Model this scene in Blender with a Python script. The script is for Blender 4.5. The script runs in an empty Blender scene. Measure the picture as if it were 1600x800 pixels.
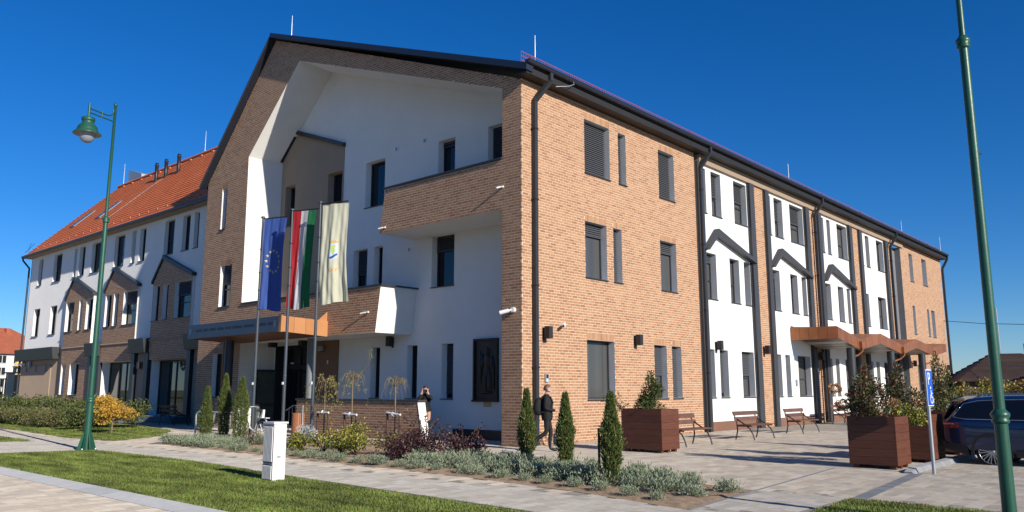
import bpy, bmesh, math, random
import numpy as np
from mathutils import Vector, Matrix
from mathutils.geometry import tessellate_polygon
random.seed(7); rng = np.random.default_rng(7)
PI = math.pi
scene = bpy.context.scene
COL = scene.collection

# ------------------------------------------------------------------ camera, sky, sun, exposure
CAM = Vector((-17.295, -15.102, 1.6))
cam = bpy.data.cameras.new('camera'); cam.sensor_width = 36; cam.lens = 1244.64 / 1600 * 36
cam.clip_start = 0.1; cam.clip_end = 3000
camo = bpy.data.objects.new('camera', cam); COL.objects.link(camo); scene.camera = camo
ya, pi_ = math.radians(41.846), math.radians(9.5)
fw = Vector((math.cos(ya) * math.cos(pi_), math.sin(ya) * math.cos(pi_), math.sin(pi_)))
camo.location = CAM; camo.rotation_euler = fw.to_track_quat('-Z', 'Y').to_euler()

SUN_AZ, SUN_EL = math.radians(82.0), math.radians(23.5)      # azimuth the light travels towards, from +X
sun_dir = Vector((math.cos(SUN_AZ) * math.cos(SUN_EL), math.sin(SUN_AZ) * math.cos(SUN_EL), -math.sin(SUN_EL)))
world = bpy.data.worlds.new('World'); scene.world = world; world.use_nodes = True
wn = world.node_tree; bg = wn.nodes['Background']
sky = wn.nodes.new('ShaderNodeTexSky'); sky.sky_type = 'NISHITA'; sky.sun_disc = False
sky.sun_elevation = SUN_EL
sx, sy = -math.cos(SUN_AZ), -math.sin(SUN_AZ)
sky.sun_rotation = math.atan2(sx, sy)
sky.altitude = 300; sky.air_density = 1.0; sky.dust_density = 0.0; sky.ozone_density = 8.5
hs = wn.nodes.new('ShaderNodeHueSaturation'); hs.inputs['Hue'].default_value = 0.506; hs.inputs['Saturation'].default_value = 1.16; hs.inputs['Value'].default_value = 1.0
wn.links.new(sky.outputs[0], hs.inputs['Color']); wn.links.new(hs.outputs[0], bg.inputs[0]); bg.inputs[1].default_value = 0.098
sl = bpy.data.lights.new('sun', 'SUN'); sl.energy = 5.0; sl.angle = math.radians(0.53); sl.color = (1, 0.93, 0.82)
so = bpy.data.objects.new('sun', sl); COL.objects.link(so); so.rotation_euler = sun_dir.to_track_quat('-Z', 'Y').to_euler()
so.location = (-20, -40, 30)
vs = scene.view_settings; vs.view_transform = 'Standard'; vs.look = 'None'; vs.exposure = 0.25; vs.gamma = 1
vs.use_curve_mapping = False
scene.cycles.max_bounces = 6

# ------------------------------------------------------------------ materials
def mat(name, col, rough=0.7, metal=0.0, var=0.0, scale=3.0, bump=0.0, bscale=60.0, rnd=None, spec=0.5, col2=None,
        trans=0.0, stretch=None, coat=0.0):
    """procedural material: base colour, noise variation between col and col2, random colour per piece (rnd = list of colours), bump"""
    m = bpy.data.materials.new(name); m.use_nodes = True
    n = m.node_tree; b = n.nodes['Principled BSDF']; L = n.links.new
    b.inputs['Roughness'].default_value = rough; b.inputs['Metallic'].default_value = metal
    b.inputs['Specular IOR Level'].default_value = spec
    b.inputs['Coat Weight'].default_value = coat
    if rough > .8: b.inputs['Diffuse Roughness'].default_value = 1.0
    tc = n.nodes.new('ShaderNodeTexCoord'); src = tc.outputs['Object']
    geo = None
    if rnd or var or bump:
        geo = n.nodes.new('ShaderNodeNewGeometry')
        src = geo.outputs['Position']
        if stretch:
            mp = n.nodes.new('ShaderNodeMapping'); mp.inputs['Scale'].default_value = stretch
            L(src, mp.inputs['Vector']); src = mp.outputs[0]
    out = None
    if rnd:
        oi = n.nodes.new('ShaderNodeObjectInfo'); ad = n.nodes.new('ShaderNodeMath'); ad.operation = 'ADD'
        L(geo.outputs['Random Per Island'], ad.inputs[0]); L(oi.outputs['Random'], ad.inputs[1])
        fr = n.nodes.new('ShaderNodeMath'); fr.operation = 'FRACT'; L(ad.outputs[0], fr.inputs[0])
        cr = n.nodes.new('ShaderNodeValToRGB'); cr.color_ramp.interpolation = 'LINEAR'
        el = cr.color_ramp.elements
        while len(el) < len(rnd): el.new(0.5)
        for i, c in enumerate(rnd):
            el[i].position = i / (len(rnd) - 1); el[i].color = (*c, 1)
        L(fr.outputs[0], cr.inputs[0]); out = cr.outputs[0]
    if var or col2:
        nz = n.nodes.new('ShaderNodeTexNoise'); nz.inputs['Scale'].default_value = scale; nz.inputs['Detail'].default_value = 6
        nz.inputs['Roughness'].default_value = 0.65
        L(src, nz.inputs['Vector'])
        mr = n.nodes.new('ShaderNodeMapRange'); mr.inputs[1].default_value = 0.3; mr.inputs[2].default_value = 0.7
        L(nz.outputs[0], mr.inputs[0])
        mx = n.nodes.new('ShaderNodeMix'); mx.data_type = 'RGBA'
        if out is not None:
            mx.blend_type = 'MULTIPLY'; mx.inputs[0].default_value = 1.0
            mr.inputs[3].default_value = 1 - var; mr.inputs[4].default_value = 1 + var
            cb = n.nodes.new('ShaderNodeCombineColor')
            for k in range(3): L(mr.outputs[0], cb.inputs[k])
            L(out, mx.inputs[6]); L(cb.outputs[0], mx.inputs[7])
        else:
            L(mr.outputs[0], mx.inputs[0])
            lo = [c * (1 - var) for c in col]; hi = col2 if col2 else [min(1, c * (1 + var)) for c in col]
            mx.inputs[6].default_value = (*lo, 1); mx.inputs[7].default_value = (*hi, 1)
        out = mx.outputs[2]
    if out is not None: L(out, b.inputs['Base Color'])
    else: b.inputs['Base Color'].default_value = (*col, 1)
    if bump:
        nb = n.nodes.new('ShaderNodeTexNoise'); nb.inputs['Scale'].default_value = bscale; nb.inputs['Detail'].default_value = 3
        L(src, nb.inputs['Vector'])
        bp = n.nodes.new('ShaderNodeBump'); bp.inputs['Strength'].default_value = bump; bp.inputs['Distance'].default_value = 0.01
        L(nb.outputs[0], bp.inputs['Height']); L(bp.outputs[0], b.inputs['Normal'])
    if trans:
        tr = n.nodes.new('ShaderNodeBsdfTranslucent'); ms = n.nodes.new('ShaderNodeMixShader'); ms.inputs[0].default_value = trans
        if out is not None: L(out, tr.inputs[0])
        else: tr.inputs[0].default_value = (*col, 1)
        L(b.outputs[0], ms.inputs[1]); L(tr.outputs[0], ms.inputs[2]); L(ms.outputs[0], n.nodes['Material Output'].inputs[0])
    return m

BRICKS = [(.28, .128, .066), (.38, .195, .100), (.42, .226, .119), (.345, .165, .085), (.44, .245, .132), (.39, .204, .105), (.31, .145, .076), (.42, .226, .120)]
M = {}
M['brick'] = mat('brick', (.4, .22, .12), .8, var=.16, scale=35, bump=.3, bscale=120, rnd=BRICKS)
M['mortar'] = mat('mortar', (.68, .56, .415), .9, var=.1, scale=4, bump=.3, bscale=150)
M['plaster'] = mat('plaster', (.80, .785, .755), .85, var=.035, scale=.7, bump=.25, bscale=180)
M['brown_plaster'] = mat('brown_plaster', (.38, .285, .20), .85, var=.05, scale=1.2, bump=.25, bscale=180)
M['plinth'] = mat('plinth', (.22, .11, .07), .85, var=.08, scale=2, bump=.25, bscale=150)
M['entrance_brown'] = mat('entrance_brown', (.20, .115, .07), .7, var=.05, scale=2)
M['anthracite'] = mat('anthracite', (.028, .030, .035), .45, var=.1, scale=2)
M['reveal_grey'] = mat('reveal_grey', (.50, .515, .53), .5, var=.06, scale=2)
M['pilaster'] = mat('pilaster', (.045, .047, .052), .55, var=.08, scale=1.5)
M['slab_grey'] = mat('slab_grey', (.17, .175, .185), .7, var=.1, scale=1.2)
M['navy_trim'] = mat('navy_trim', (.022, .026, .04), .35, var=.1, scale=2)
M['soffit'] = mat('soffit', (.014, .013, .013), .6, var=.15, scale=3)
M['glass'] = mat('glass', (.012, .015, .02), .04, spec=.55)
M['glass_curtain'] = mat('glass_curtain', (.075, .075, .075), .07, spec=.5, var=.22, scale=1.0, stretch=(5, 5, .05))
M['glass_clear'] = mat('glass_clear', (.02, .026, .024), .02, spec=.8)
M['glass_leaf'] = mat('glass_leaf', (.09, .105, .095), .08, spec=.6, var=.2, scale=1.5)  # greenish grey reflection on the open leaf put into the pane colour
M['blind'] = mat('blind', (.075, .08, .09), .5)
M['copper'] = mat('copper', (.32, .125, .05), .42, metal=.35, var=.14, scale=2.5, rnd=[(.27, .095, .038), (.36, .135, .055), (.31, .115, .046)])
M['copper_bright'] = mat('copper_bright', (.52, .24, .10), .4, metal=.2, var=.08, scale=2.5, rnd=[(.50, .23, .095), (.57, .27, .12), (.53, .25, .105)])
M['soffit_wood'] = mat('soffit_wood', (.22, .085, .04), .55, rnd=[(.17, .06, .03), (.25, .095, .045), (.21, .08, .038)])
M['soffit_white'] = mat('soffit_white', (.55, .53, .50), .45, rnd=[(.06, .04, .03), (.36, .34, .32), (.05, .035, .025), (.22, .20, .18), (.06, .04, .03)])
M['fascia_grey'] = mat('fascia_grey', (.17, .19, .20), .5, var=.06, scale=2)
M['lettering'] = mat('lettering', (.085, .095, .105), .5)
M['tile'] = mat('roof_tile', (.52, .13, .045), .65, var=.12, scale=9, rnd=[(.50, .125, .036), (.64, .17, .05), (.58, .145, .042), (.68, .19, .06)])
M['metal_roof'] = mat('metal_roof', (.06, .055, .06), .5)
M['snow_guard'] = mat('snow_guard', (.30, .07, .09), .5)
M['steel'] = mat('steel', (.62, .63, .64), .4, metal=.35)
M['galv'] = mat('galvanised', (.40, .42, .44), .45, metal=.6, var=.1, scale=8)
M['white_paint'] = mat('white_paint', (.78, .78, .76), .5)
M['black_metal'] = mat('black_metal', (.016, .016, .018), .45)
M['dark_lamp'] = mat('dark_lamp', (.025, .023, .024), .5)
M['green_paint'] = mat('green_paint', (.016, .085, .052), .38, var=.12, scale=5, bump=.15, bscale=90)
M['lamp_under'] = mat('lamp_under', (.45, .38, .30), .5)
M['pole_grey'] = mat('pole_grey', (.055, .068, .082), .4, var=.06, scale=3)
M['paver'] = mat('paver', (.4, .37, .33), .85, var=.14, scale=7, bump=.3, bscale=90,
                 rnd=[(0.277, 0.239, 0.189), (0.361, 0.315, 0.252), (0.420, 0.370, 0.298), (0.311, 0.265, 0.210), (0.386, 0.332, 0.265), (0.294, 0.260, 0.218), (0.437, 0.386, 0.323), (0.336, 0.273, 0.218)])
M['paver_grey'] = mat('paver_grey', (.36, .36, .35), .85, var=.14, scale=7, bump=.3, bscale=90,
                      rnd=[(0.251, 0.232, 0.201), (0.319, 0.296, 0.258), (0.365, 0.338, 0.296), (0.281, 0.255, 0.217), (0.342, 0.312, 0.270)])
M['paver_dark'] = mat('paver_dark', (.15, .16, .17), .85, var=.12, scale=7, rnd=[(.12, .13, .14), (.17, .175, .185)])
M['joint'] = mat('joint_sand', (.22, .195, .165), .95, var=.15, scale=6)
M['road'] = mat('road_surface', (.33, .295, .255), .9, var=.16, scale=1.6, bump=.5, bscale=30, stretch=(1, .5, 1))
M['kerb'] = mat('kerb_stone', (.48, .48, .47), .85, var=.1, scale=5, bump=.3, bscale=80, rnd=[(.25, .255, .26), (.31, .31, .31), (.28, .28, .285)])
def paving_mat(name, cols, w, h):
    m = bpy.data.materials.new(name); m.use_nodes = True; n = m.node_tree; L = n.links.new; b = n.nodes['Principled BSDF']; b.inputs['Roughness'].default_value = .88
    g = n.nodes.new('ShaderNodeNewGeometry'); br = n.nodes.new('ShaderNodeTexBrick'); L(g.outputs['Position'], br.inputs['Vector'])
    br.inputs['Color1'].default_value = (*cols[0], 1); br.inputs['Color2'].default_value = (*cols[1], 1); br.inputs['Mortar'].default_value = (*cols[2], 1)
    br.inputs['Scale'].default_value = 1; br.inputs['Brick Width'].default_value = w; br.inputs['Row Height'].default_value = h; br.inputs['Mortar Size'].default_value = .004
    L(br.outputs[0], b.inputs['Base Color']); return m
M['far_paving'] = paving_mat('far_paving', [(.30, .26, .21), (.39, .345, .28), (.22, .185, .15)], .42, .21)
M['soil'] = mat('soil', (.20, .14, .09), .95, var=.35, scale=9, bump=.9, bscale=25)
M['turf'] = mat('turf', (.11, .12, .03), .95, var=.35, scale=3)
M['ground'] = mat('ground', (.11, .12, .05), .95, var=.3, scale=.4)
M['grass'] = mat('grass', (.09, .14, .03), .7, var=.75, scale=1.1, trans=.3, rnd=[(.085, .15, .02), (.14, .21, .03), (.18, .22, .04), (.24, .23, .07), (.12, .19, .028)], stretch=(2.2, .6, 1))
M['planter_wood'] = mat('planter_wood', (.17, .055, .028), .6, var=.3, scale=3, stretch=(1.5, 1.5, 18), rnd=[(.090, .028, .014), (.125, .041, .020), (.108, .034, .017)])
M['bench_wood'] = mat('bench_wood', (.13, .065, .045), .55, var=.2, scale=6, rnd=[(.11, .052, .036), (.15, .075, .05)])
M['bin_wood'] = mat('bin_wood', (.36, .14, .06), .6, rnd=[(.28, .10, .045), (.40, .16, .07), (.33, .13, .055)])
M['stake'] = mat('stake', (.09, .05, .035), .8, var=.2, scale=9)
M['bark'] = mat('bark', (.20, .15, .10), .9, var=.25, scale=12)
M['bark_dark'] = mat('bark_dark', (.07, .05, .035), .9, var=.25, scale=12)
M['twig'] = mat('twig', (.20, .145, .085), .8, var=.2, scale=9)
M['cream'] = mat('cream_cabinet', (.70, .69, .66), .5, var=.03, scale=3)
M['cabinet_side'] = mat('cabinet_side', (.30, .32, .34), .5, var=.05, scale=3)
M['lav'] = mat('lavender_leaf', (.2, .25, .19), .8, trans=.15, rnd=[(.13, .165, .10), (.25, .29, .18), (.37, .41, .27), (.19, .23, .14), (.30, .34, .225)])
M['thuja'] = mat('thuja_leaf', (.06, .09, .02), .75, trans=.25, rnd=[(.05, .085, .02), (.10, .14, .03), (.15, .18, .04), (.075, .115, .027), (.19, .19, .05)])
M['laurel'] = mat('laurel_leaf', (.05, .08, .02), .45, trans=.2, rnd=[(.03, .055, .018), (.06, .09, .022), (.085, .115, .03), (.05, .07, .02), (.12, .04, .03)])
M['hedge_leaf'] = mat('hedge_leaf', (.07, .09, .03), .6, trans=.2, rnd=[(.05, .075, .02), (.09, .115, .03), (.12, .13, .045), (.07, .095, .03)])
M['olive_leaf'] = mat('olive_leaf', (.16, .14, .06), .7, trans=.2, rnd=[(.16, .15, .05), (.26, .22, .085), (.20, .20, .07), (.29, .21, .10)])
M['yellow_leaf'] = mat('yellow_leaf', (.55, .33, .04), .7, trans=.3, rnd=[(.50, .26, .03), (.66, .42, .06), (.58, .34, .045), (.42, .24, .04), (.60, .40, .08)])
M['golden_leaf'] = mat('golden_leaf', (.3, .3, .04), .6, trans=.3, rnd=[(.20, .24, .03), (.38, .37, .045), (.52, .42, .05), (.14, .18, .03), (.30, .34, .04), (.56, .40, .05)])
M['purple_leaf'] = mat('purple_leaf', (.06, .02, .025), .5, trans=.15, rnd=[(.035, .013, .016), (.07, .022, .028), (.10, .035, .035), (.055, .02, .025), (.13, .06, .04)])
M['silver_leaf'] = mat('silver_leaf', (.45, .45, .43), .8, trans=.15, rnd=[(.36, .37, .35), (.55, .55, .52), (.46, .46, .44)])
M['willow_leaf'] = mat('willow_leaf', (.3, .28, .06), .6, trans=.3, rnd=[(.22, .23, .05), (.36, .33, .07), (.30, .25, .07)])
M['dry_flower'] = mat('dry_flower', (.42, .25, .12), .8, trans=.2, rnd=[(.36, .19, .09), (.50, .32, .17)])
M['red_tip_leaf'] = mat('red_tip_leaf', (.13, .03, .02), .5, trans=.25, rnd=[(.16, .03, .022), (.10, .035, .025), (.2, .05, .03), (.05, .06, .02)])
M['far_tree'] = mat('far_tree_leaf', (.06, .065, .03), .8, trans=.15, rnd=[(.03, .04, .02), (.07, .075, .03), (.13, .10, .035), (.05, .06, .025)])
M['car_paint'] = mat('car_paint', (.010, .024, .075), .22, metal=.3, coat=1.0)
M['car_glass'] = mat('car_glass', (.006, .007, .009), .03, spec=.6)
M['car_plastic'] = mat('car_plastic', (.014, .014, .015), .55)
M['chrome'] = mat('chrome', (.62, .63, .65), .18, metal=1)
M['rubber'] = mat('rubber', (.013, .013, .013), .8)
M['tail_red'] = mat('tail_red', (.22, .008, .012), .15, coat=1)
M['tail_white'] = mat('tail_white', (.5, .32, .32), .15, coat=1)
M['alloy'] = mat('alloy', (.50, .51, .53), .28, metal=.85)
M['sign_blue'] = mat('sign_blue', (.004, .10, .56), .4)
M['sign_white'] = mat('sign_white', (.82, .82, .82), .5)
M['fl_blue'] = mat('flag_blue', (.055, .12, .42), .8, trans=.42)
M['fl_lblue'] = mat('flag_light_blue', (.25, .30, .50), .8, trans=.42)  # paler copy of the flag blue, sun through the cloth put into the colour
M['fl_gold'] = mat('flag_gold', (.62, .50, .16), .7)
M['fl_red'] = mat('flag_red', (.50, .022, .032), .8, trans=.42)
M['fl_white'] = mat('flag_white', (.70, .69, .70), .8, trans=.42)
M['fl_green'] = mat('flag_green', (.014, .16, .062), .8, trans=.42)
M['fl_cream'] = mat('flag_cream', (.78, .77, .58), .8, trans=.42)
M['fl_orange'] = mat('flag_orange', (.62, .34, .10), .8)
M['fl_sky'] = mat('flag_pale_blue', (.46, .56, .66), .8)
M['fl_grape'] = mat('flag_grape', (.45, .55, .13), .8)
M['skin'] = mat('skin', (.50, .29, .21), .55)
M['black_cloth'] = mat('black_cloth', (.006, .006, .007), .8, var=.3, scale=20, bump=.3, bscale=40)
M['dark_cloth'] = mat('dark_cloth', (.008, .008, .009), .8, var=.3, scale=20)
M['fair_hair'] = mat('fair_hair', (.12, .066, .034), .6, var=.35, scale=30, stretch=(1, 1, .25))
M['dark_hair'] = mat('dark_hair', (.018, .012, .01), .5, var=.35, scale=30)
M['bronze'] = mat('bronze', (.035, .028, .025), .42, metal=.4, var=.25, scale=6)
M['brass'] = mat('brass', (.42, .33, .20), .45, metal=.4, var=.1, scale=10)
M['far_wall'] = mat('far_wall', (.70, .69, .63), .85, var=.04, scale=.3)
M['far_yellow'] = mat('far_yellow', (.66, .45, .18), .85)
M['far_roof'] = mat('far_roof', (.36, .10, .05), .8, var=.15, scale=2)
M['dark_roof'] = mat('dark_roof', (.04, .022, .018), .8, var=.4, scale=1.2, rnd=[(.022, .013, .011), (.05, .027, .021), (.035, .02, .016)])
M['house_wall'] = mat('house_wall', (.14, .105, .085), .85, var=.1, scale=1)
M['globe'] = mat('globe', (.55, .60, .68), .15, trans=.6)

# ------------------------------------------------------------------ helpers
class MB:
    """collects faces, builds one mesh object"""
    def __init__(s): s.v = []; s.f = []; s.m = []; s.mats = []; s.sm = []
    def mi(s, m):
        if m not in s.mats: s.mats.append(m)
        return s.mats.index(m)
    def face(s, pts, m=None, smooth=False):
        k = len(s.v); s.v.extend([tuple(p) for p in pts]); s.f.append(tuple(range(k, k + len(pts)))); s.m.append(s.mi(m)); s.sm.append(smooth)
    def shared(s, verts, faces, m=None, smooth=False):
        k = len(s.v); s.v.extend([tuple(p) for p in verts]); i = s.mi(m)
        for f in faces: s.f.append(tuple(k + j for j in f)); s.m.append(i); s.sm.append(smooth)
    def box(s, x0, x1, y0, y1, z0, z1, m=None, bev=0):
        V = [(x, y, z) for z in (z0, z1) for y in (y0, y1) for x in (x0, x1)]
        s.shared(V, [(0, 2, 3, 1), (4, 5, 7, 6), (0, 1, 5, 4), (2, 6, 7, 3), (0, 4, 6, 2), (1, 3, 7, 5)], m)
    def hexa(s, bot, top, m=None):
        n = len(bot); V = list(bot) + list(top)
        F = [tuple(range(n))[::-1], tuple(range(n, 2 * n))] + [(i, (i + 1) % n, n + (i + 1) % n, n + i) for i in range(n)]
        s.shared(V, F, m)
    def bar(s, a, b, w, h, m=None, up=(0, 0, 1)):
        a = Vector(a); b = Vector(b); d = (b - a).normalized(); u = Vector(up)
        if abs(d.dot(u)) > .98: u = Vector((1, 0, 0))
        r = d.cross(u).normalized(); u = r.cross(d)
        o = [r * w / 2 + u * h / 2, -r * w / 2 + u * h / 2, -r * w / 2 - u * h / 2, r * w / 2 - u * h / 2]
        s.hexa([a + k for k in o], [b + k for k in o], m)
    def tube(s, path, rad, n=8, m=None, caps=True, smooth=True):
        P = [Vector(p) for p in path]
        if not hasattr(rad, '__len__'): rad = [rad] * len(P)
        V = []; ref = None
        for i, p in enumerate(P):
            d = (P[min(i + 1, len(P) - 1)] - P[max(i - 1, 0)]).normalized()
            if ref is None:
                ref = Vector((0, 0, 1)) if abs(d.z) < .9 else Vector((1, 0, 0))
            r = d.cross(ref).normalized(); u = r.cross(d); ref = u
            for k in range(n):
                t = 2 * PI * k / n; V.append(p + (r * math.cos(t) + u * math.sin(t)) * rad[i])
        F = [(i * n + k, i * n + (k + 1) % n, (i + 1) * n + (k + 1) % n, (i + 1) * n + k) for i in range(len(P) - 1) for k in range(n)]
        s.shared(V, F, m, smooth)
        if caps:
            s.face(V[:n], m); s.face(V[-n:], m)
    def lathe(s, prof, c=(0, 0, 0), n=16, m=None, smooth=True, axis='z'):
        V = []
        for (r, h) in prof:
            for k in range(n):
                t = 2 * PI * k / n; x, y = r * math.cos(t), r * math.sin(t)
                p = {'z': (x, y, h), 'x': (h, x, y), 'y': (x, h, y)}[axis]
                V.append((c[0] + p[0], c[1] + p[1], c[2] + p[2]))
        F = [(i * n + k, i * n + (k + 1) % n, (i + 1) * n + (k + 1) % n, (i + 1) * n + k) for i in range(len(prof) - 1) for k in range(n)]
        s.shared(V, F, m, smooth)
    def poly(s, P3, pts, m=None, holes=()):
        """P3 maps (a,z) to 3D; polygon with holes"""
        loops = [[Vector((a, z, 0)) for a, z in pts]] + [[Vector((a, z, 0)) for a, z in h] for h in holes]
        flat = [p for l in loops for p in l]
        V = [P3(p.x, p.y) for p in flat]
        s.shared(V, [tuple(t) for t in tessellate_polygon(loops)], m)
    def prism(s, P3, pts, d0, d1, m=None):
        s.hexa([P3(a, z, d0) for a, z in pts], [P3(a, z, d1) for a, z in pts], m)
    def mesh(s, name):
        me = bpy.data.meshes.new(name); me.from_pydata(s.v, [], s.f)
        for m in s.mats: me.materials.append(m if not isinstance(m, str) else M[m])
        me.polygons.foreach_set('material_index', s.m); me.polygons.foreach_set('use_smooth', s.sm)
        me.update(); return me
    def build(s, name, parent=None, **tags):
        return link(name, s.mesh(name), parent, **tags)

def link(name, data, parent=None, loc=None, rot=None, scale=None, **tags):
    o = bpy.data.objects.new(name, data); COL.objects.link(o)
    if parent is not None: o.parent = parent
    if loc is not None: o.location = loc
    if rot is not None: o.rotation_euler = rot
    if scale is not None: o.scale = scale
    for k, v in tags.items():
        if v: o[k] = v
    return o
def thing(name, label, cat, loc=(0, 0, 0), rz=0, group=None, scale=None):
    return link(name, None, None, loc, (0, 0, rz), scale, label=label, category=cat, group=group)
def dup(o, label=None, loc=None, rz=None, parent=None, scale=None, group=None):
    c = o.copy(); COL.objects.link(c); c.parent = parent
    if label: c['label'] = label
    if group: c['group'] = group
    if loc is not None: c.location = loc
    if rz is not None: c.rotation_euler = (0, 0, rz)
    if scale is not None: c.scale = (scale,) * 3 if not hasattr(scale, '__len__') else scale
    for ch in list(o.children): dup(ch, parent=c)
    return c
def npmesh(name, V, F, mats, mi=None):
    """V (n,3) float, F (m,k) int -> mesh"""
    V = np.ascontiguousarray(V, dtype=np.float32); F = np.ascontiguousarray(F, dtype=np.int32)
    me = bpy.data.meshes.new(name); me.vertices.add(len(V)); me.vertices.foreach_set('co', V.ravel())
    k = F.shape[1]; me.loops.add(F.size); me.loops.foreach_set('vertex_index', F.ravel())
    me.polygons.add(len(F)); me.polygons.foreach_set('loop_start', np.arange(0, F.size, k, dtype=np.int32)); me.polygons.foreach_set('use_smooth', np.zeros(len(F), dtype=bool))
    for m in mats: me.materials.append(M[m])
    if mi is not None: me.polygons.foreach_set('material_index', np.ascontiguousarray(mi, dtype=np.int32))
    me.update(calc_edges=True); return me
def leafquads(base, d, length, width, fold=0.0):
    """one diamond quad per leaf"""
    n = len(base); d = d / (np.linalg.norm(d, axis=1, keepdims=True) + 1e-9)
    r = rng.normal(size=(n, 3)); s = np.cross(d, r); s /= np.linalg.norm(s, axis=1, keepdims=True) + 1e-9
    L = np.asarray(length).reshape(-1, 1) * np.ones((n, 1)); W = np.asarray(width).reshape(-1, 1) * np.ones((n, 1))
    V = np.stack([base, base + d * L * .5 + s * W * .5, base + d * L, base + d * L * .5 - s * W * .5], 1)
    return V.reshape(-1, 3), np.arange(4 * n).reshape(n, 4)
def cloud_in_ellipsoids(cs, n, shell=.55):
    """points in a set of lobes (x,y,z,rx,ry,rz), biased to the outside; returns points and outward directions"""
    cs = np.array(cs, float); w = cs[:, 3] * cs[:, 4] * cs[:, 5]; w = w ** .75; idx = rng.choice(len(cs), n, p=w / w.sum())
    d = rng.normal(size=(n, 3)); d /= np.linalg.norm(d, axis=1, keepdims=True)
    r = shell + (1 - shell) * rng.random((n, 1)) ** .6
    r *= 1 + .12 * rng.normal(size=(n, 1))
    return cs[idx, :3] + d * r * cs[idx, 3:], d
def inpoly(x, y, P):
    c = False; n = len(P)
    for i in range(n):
        x0, y0 = P[i]; x1, y1 = P[i - 1]
        if (y0 > y) != (y1 > y) and x < (x1 - x0) * (y - y0) / (y1 - y0) + x0: c = not c
    return c
def text_mesh(body, size, m, depth=.004, name='lettering'):
    cu = bpy.data.curves.new(name, 'FONT'); cu.body = body; cu.size = size; cu.extrude = depth; cu.align_x = 'CENTER'; cu.align_y = 'CENTER'
    o = bpy.data.objects.new(name, cu); COL.objects.link(o); bpy.context.view_layer.update()
    me = bpy.data.meshes.new_from_object(o.evaluated_get(bpy.context.evaluated_depsgraph_get()))
    bpy.data.objects.remove(o); bpy.data.curves.remove(cu); me.materials.clear(); me.materials.append(M[m]); me.name = name
    return me

# facade frames: (along, height, outward distance) -> world
def FR(a, z, d=0.0): return (a, -d, z)                                    # right facade, plane y = 0
def mkF(u0): return lambda a, z, d=0.0: (u0 - d, a, z)                    # front facades, plane x = u0
F0 = mkF(0.0); FB = mkF(1.65); FL = mkF(1.45)

# ------------------------------------------------------------------ brick laying
BL, BH, BJ = .25, .070, .015
BRICK_SPECS = []      # (frame, a0, z0, lenA, h, corner shifts, wall parent, is_full)
def scan(poly, z):
    xs = []; n = len(poly)
    for i in range(n):
        (x0, y0), (x1, y1) = poly[i], poly[i - 1]
        if (y0 > z) != (y1 > z): xs.append(x0 + (x1 - x0) * (z - y0) / (y1 - y0))
    xs.sort(); return [(xs[i], xs[i + 1]) for i in range(0, len(xs) - 1, 2)]
def cut(iv, holes, z0, z1):
    for (a0, a1, h0, h1) in holes:
        if h0 < z1 - .004 and h1 > z0 + .004:
            out = []
            for (p, q) in iv:
                if a1 <= p or a0 >= q: out.append((p, q)); continue
                if a0 > p: out.append((p, a0))
                if a1 < q: out.append((a1, q))
            iv = out
    return iv
def lay(wall, frame, poly, holes=(), lintels=(), base=0.0):
    zs = [p[1] for p in poly]; pitch = BH + BJ; Lp = BL + BJ
    ltop = lambda z1: base + math.ceil((z1 + .215 - base) / pitch) * pitch - BJ
    H = [h for h in holes if h not in lintels] + [(a0, a1, z0, ltop(z1) + .004) for (a0, a1, z0, z1) in lintels]
    k0 = int((min(zs) - base) / pitch)
    k = k0
    while base + k * pitch < max(zs):
        z0 = base + k * pitch; z1 = z0 + BH
        iv = scan(poly, (z0 + z1) / 2); up = scan(poly, z1); dn = scan(poly, z0)
        sl = {}
        if len(up) == len(iv) == len(dn):
            for i in range(len(iv)):
                sl[round(iv[i][0], 4)] = (dn[i][0] - iv[i][0], up[i][0] - iv[i][0])
                sl[round(iv[i][1], 4)] = (dn[i][1] - iv[i][1], up[i][1] - iv[i][1])
        off = (k % 2) * Lp / 2 + (k % 3) * .021
        for (p, q) in cut(iv, H, z0, z1):
            if q - p < .03: continue
            j = math.floor((p - off) / Lp)
            while off + j * Lp < q:
                a0 = max(off + j * Lp, p); a1 = min(off + j * Lp + BL, q); j += 1
                if a1 - a0 < .03: continue
                s0 = sl.get(round(a0, 4), (0, 0)) if a0 == p else (0, 0)
                s1 = sl.get(round(a1, 4), (0, 0)) if a1 == q else (0, 0)
                BRICK_SPECS.append((frame, a0, a1, z0, z1, s0, s1, wall, abs(a1 - a0 - BL) < 1e-4))
        for (a0, a1, h0, h1) in H:                           # cut courses above and below an opening
            for (y0, y1) in ((z0, min(z1, h0 - .006)), (max(z0, h1 + .006), z1)):
                if (z0 < h0 < z1 or z0 < h1 < z1) and y1 - y0 > .015 and (y0 > h1 or y1 < h0) and iv and iv[0][0] <= a0:
                    j = math.floor((a0 - off) / Lp)
                    while off + j * Lp < a1:
                        b0 = max(off + j * Lp, a0); b1 = min(off + j * Lp + BL, a1); j += 1
                        if b1 - b0 > .03: BRICK_SPECS.append((frame, b0, b1, y0, y1, (0, 0), (0, 0), wall, False))
        k += 1
    for (a0, a1, z0, z1) in lintels:                    # soldier course over an opening
        n = max(2, round((a1 - a0 + .0) / pitch)); w = (a1 - a0) / n
        for i in range(n):
            BRICK_SPECS.append((frame, a0 + i * w + .005, a0 + (i + 1) * w - .005, z1 + .008, ltop(z1), (0, 0), (0, 0), wall, False))
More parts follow.
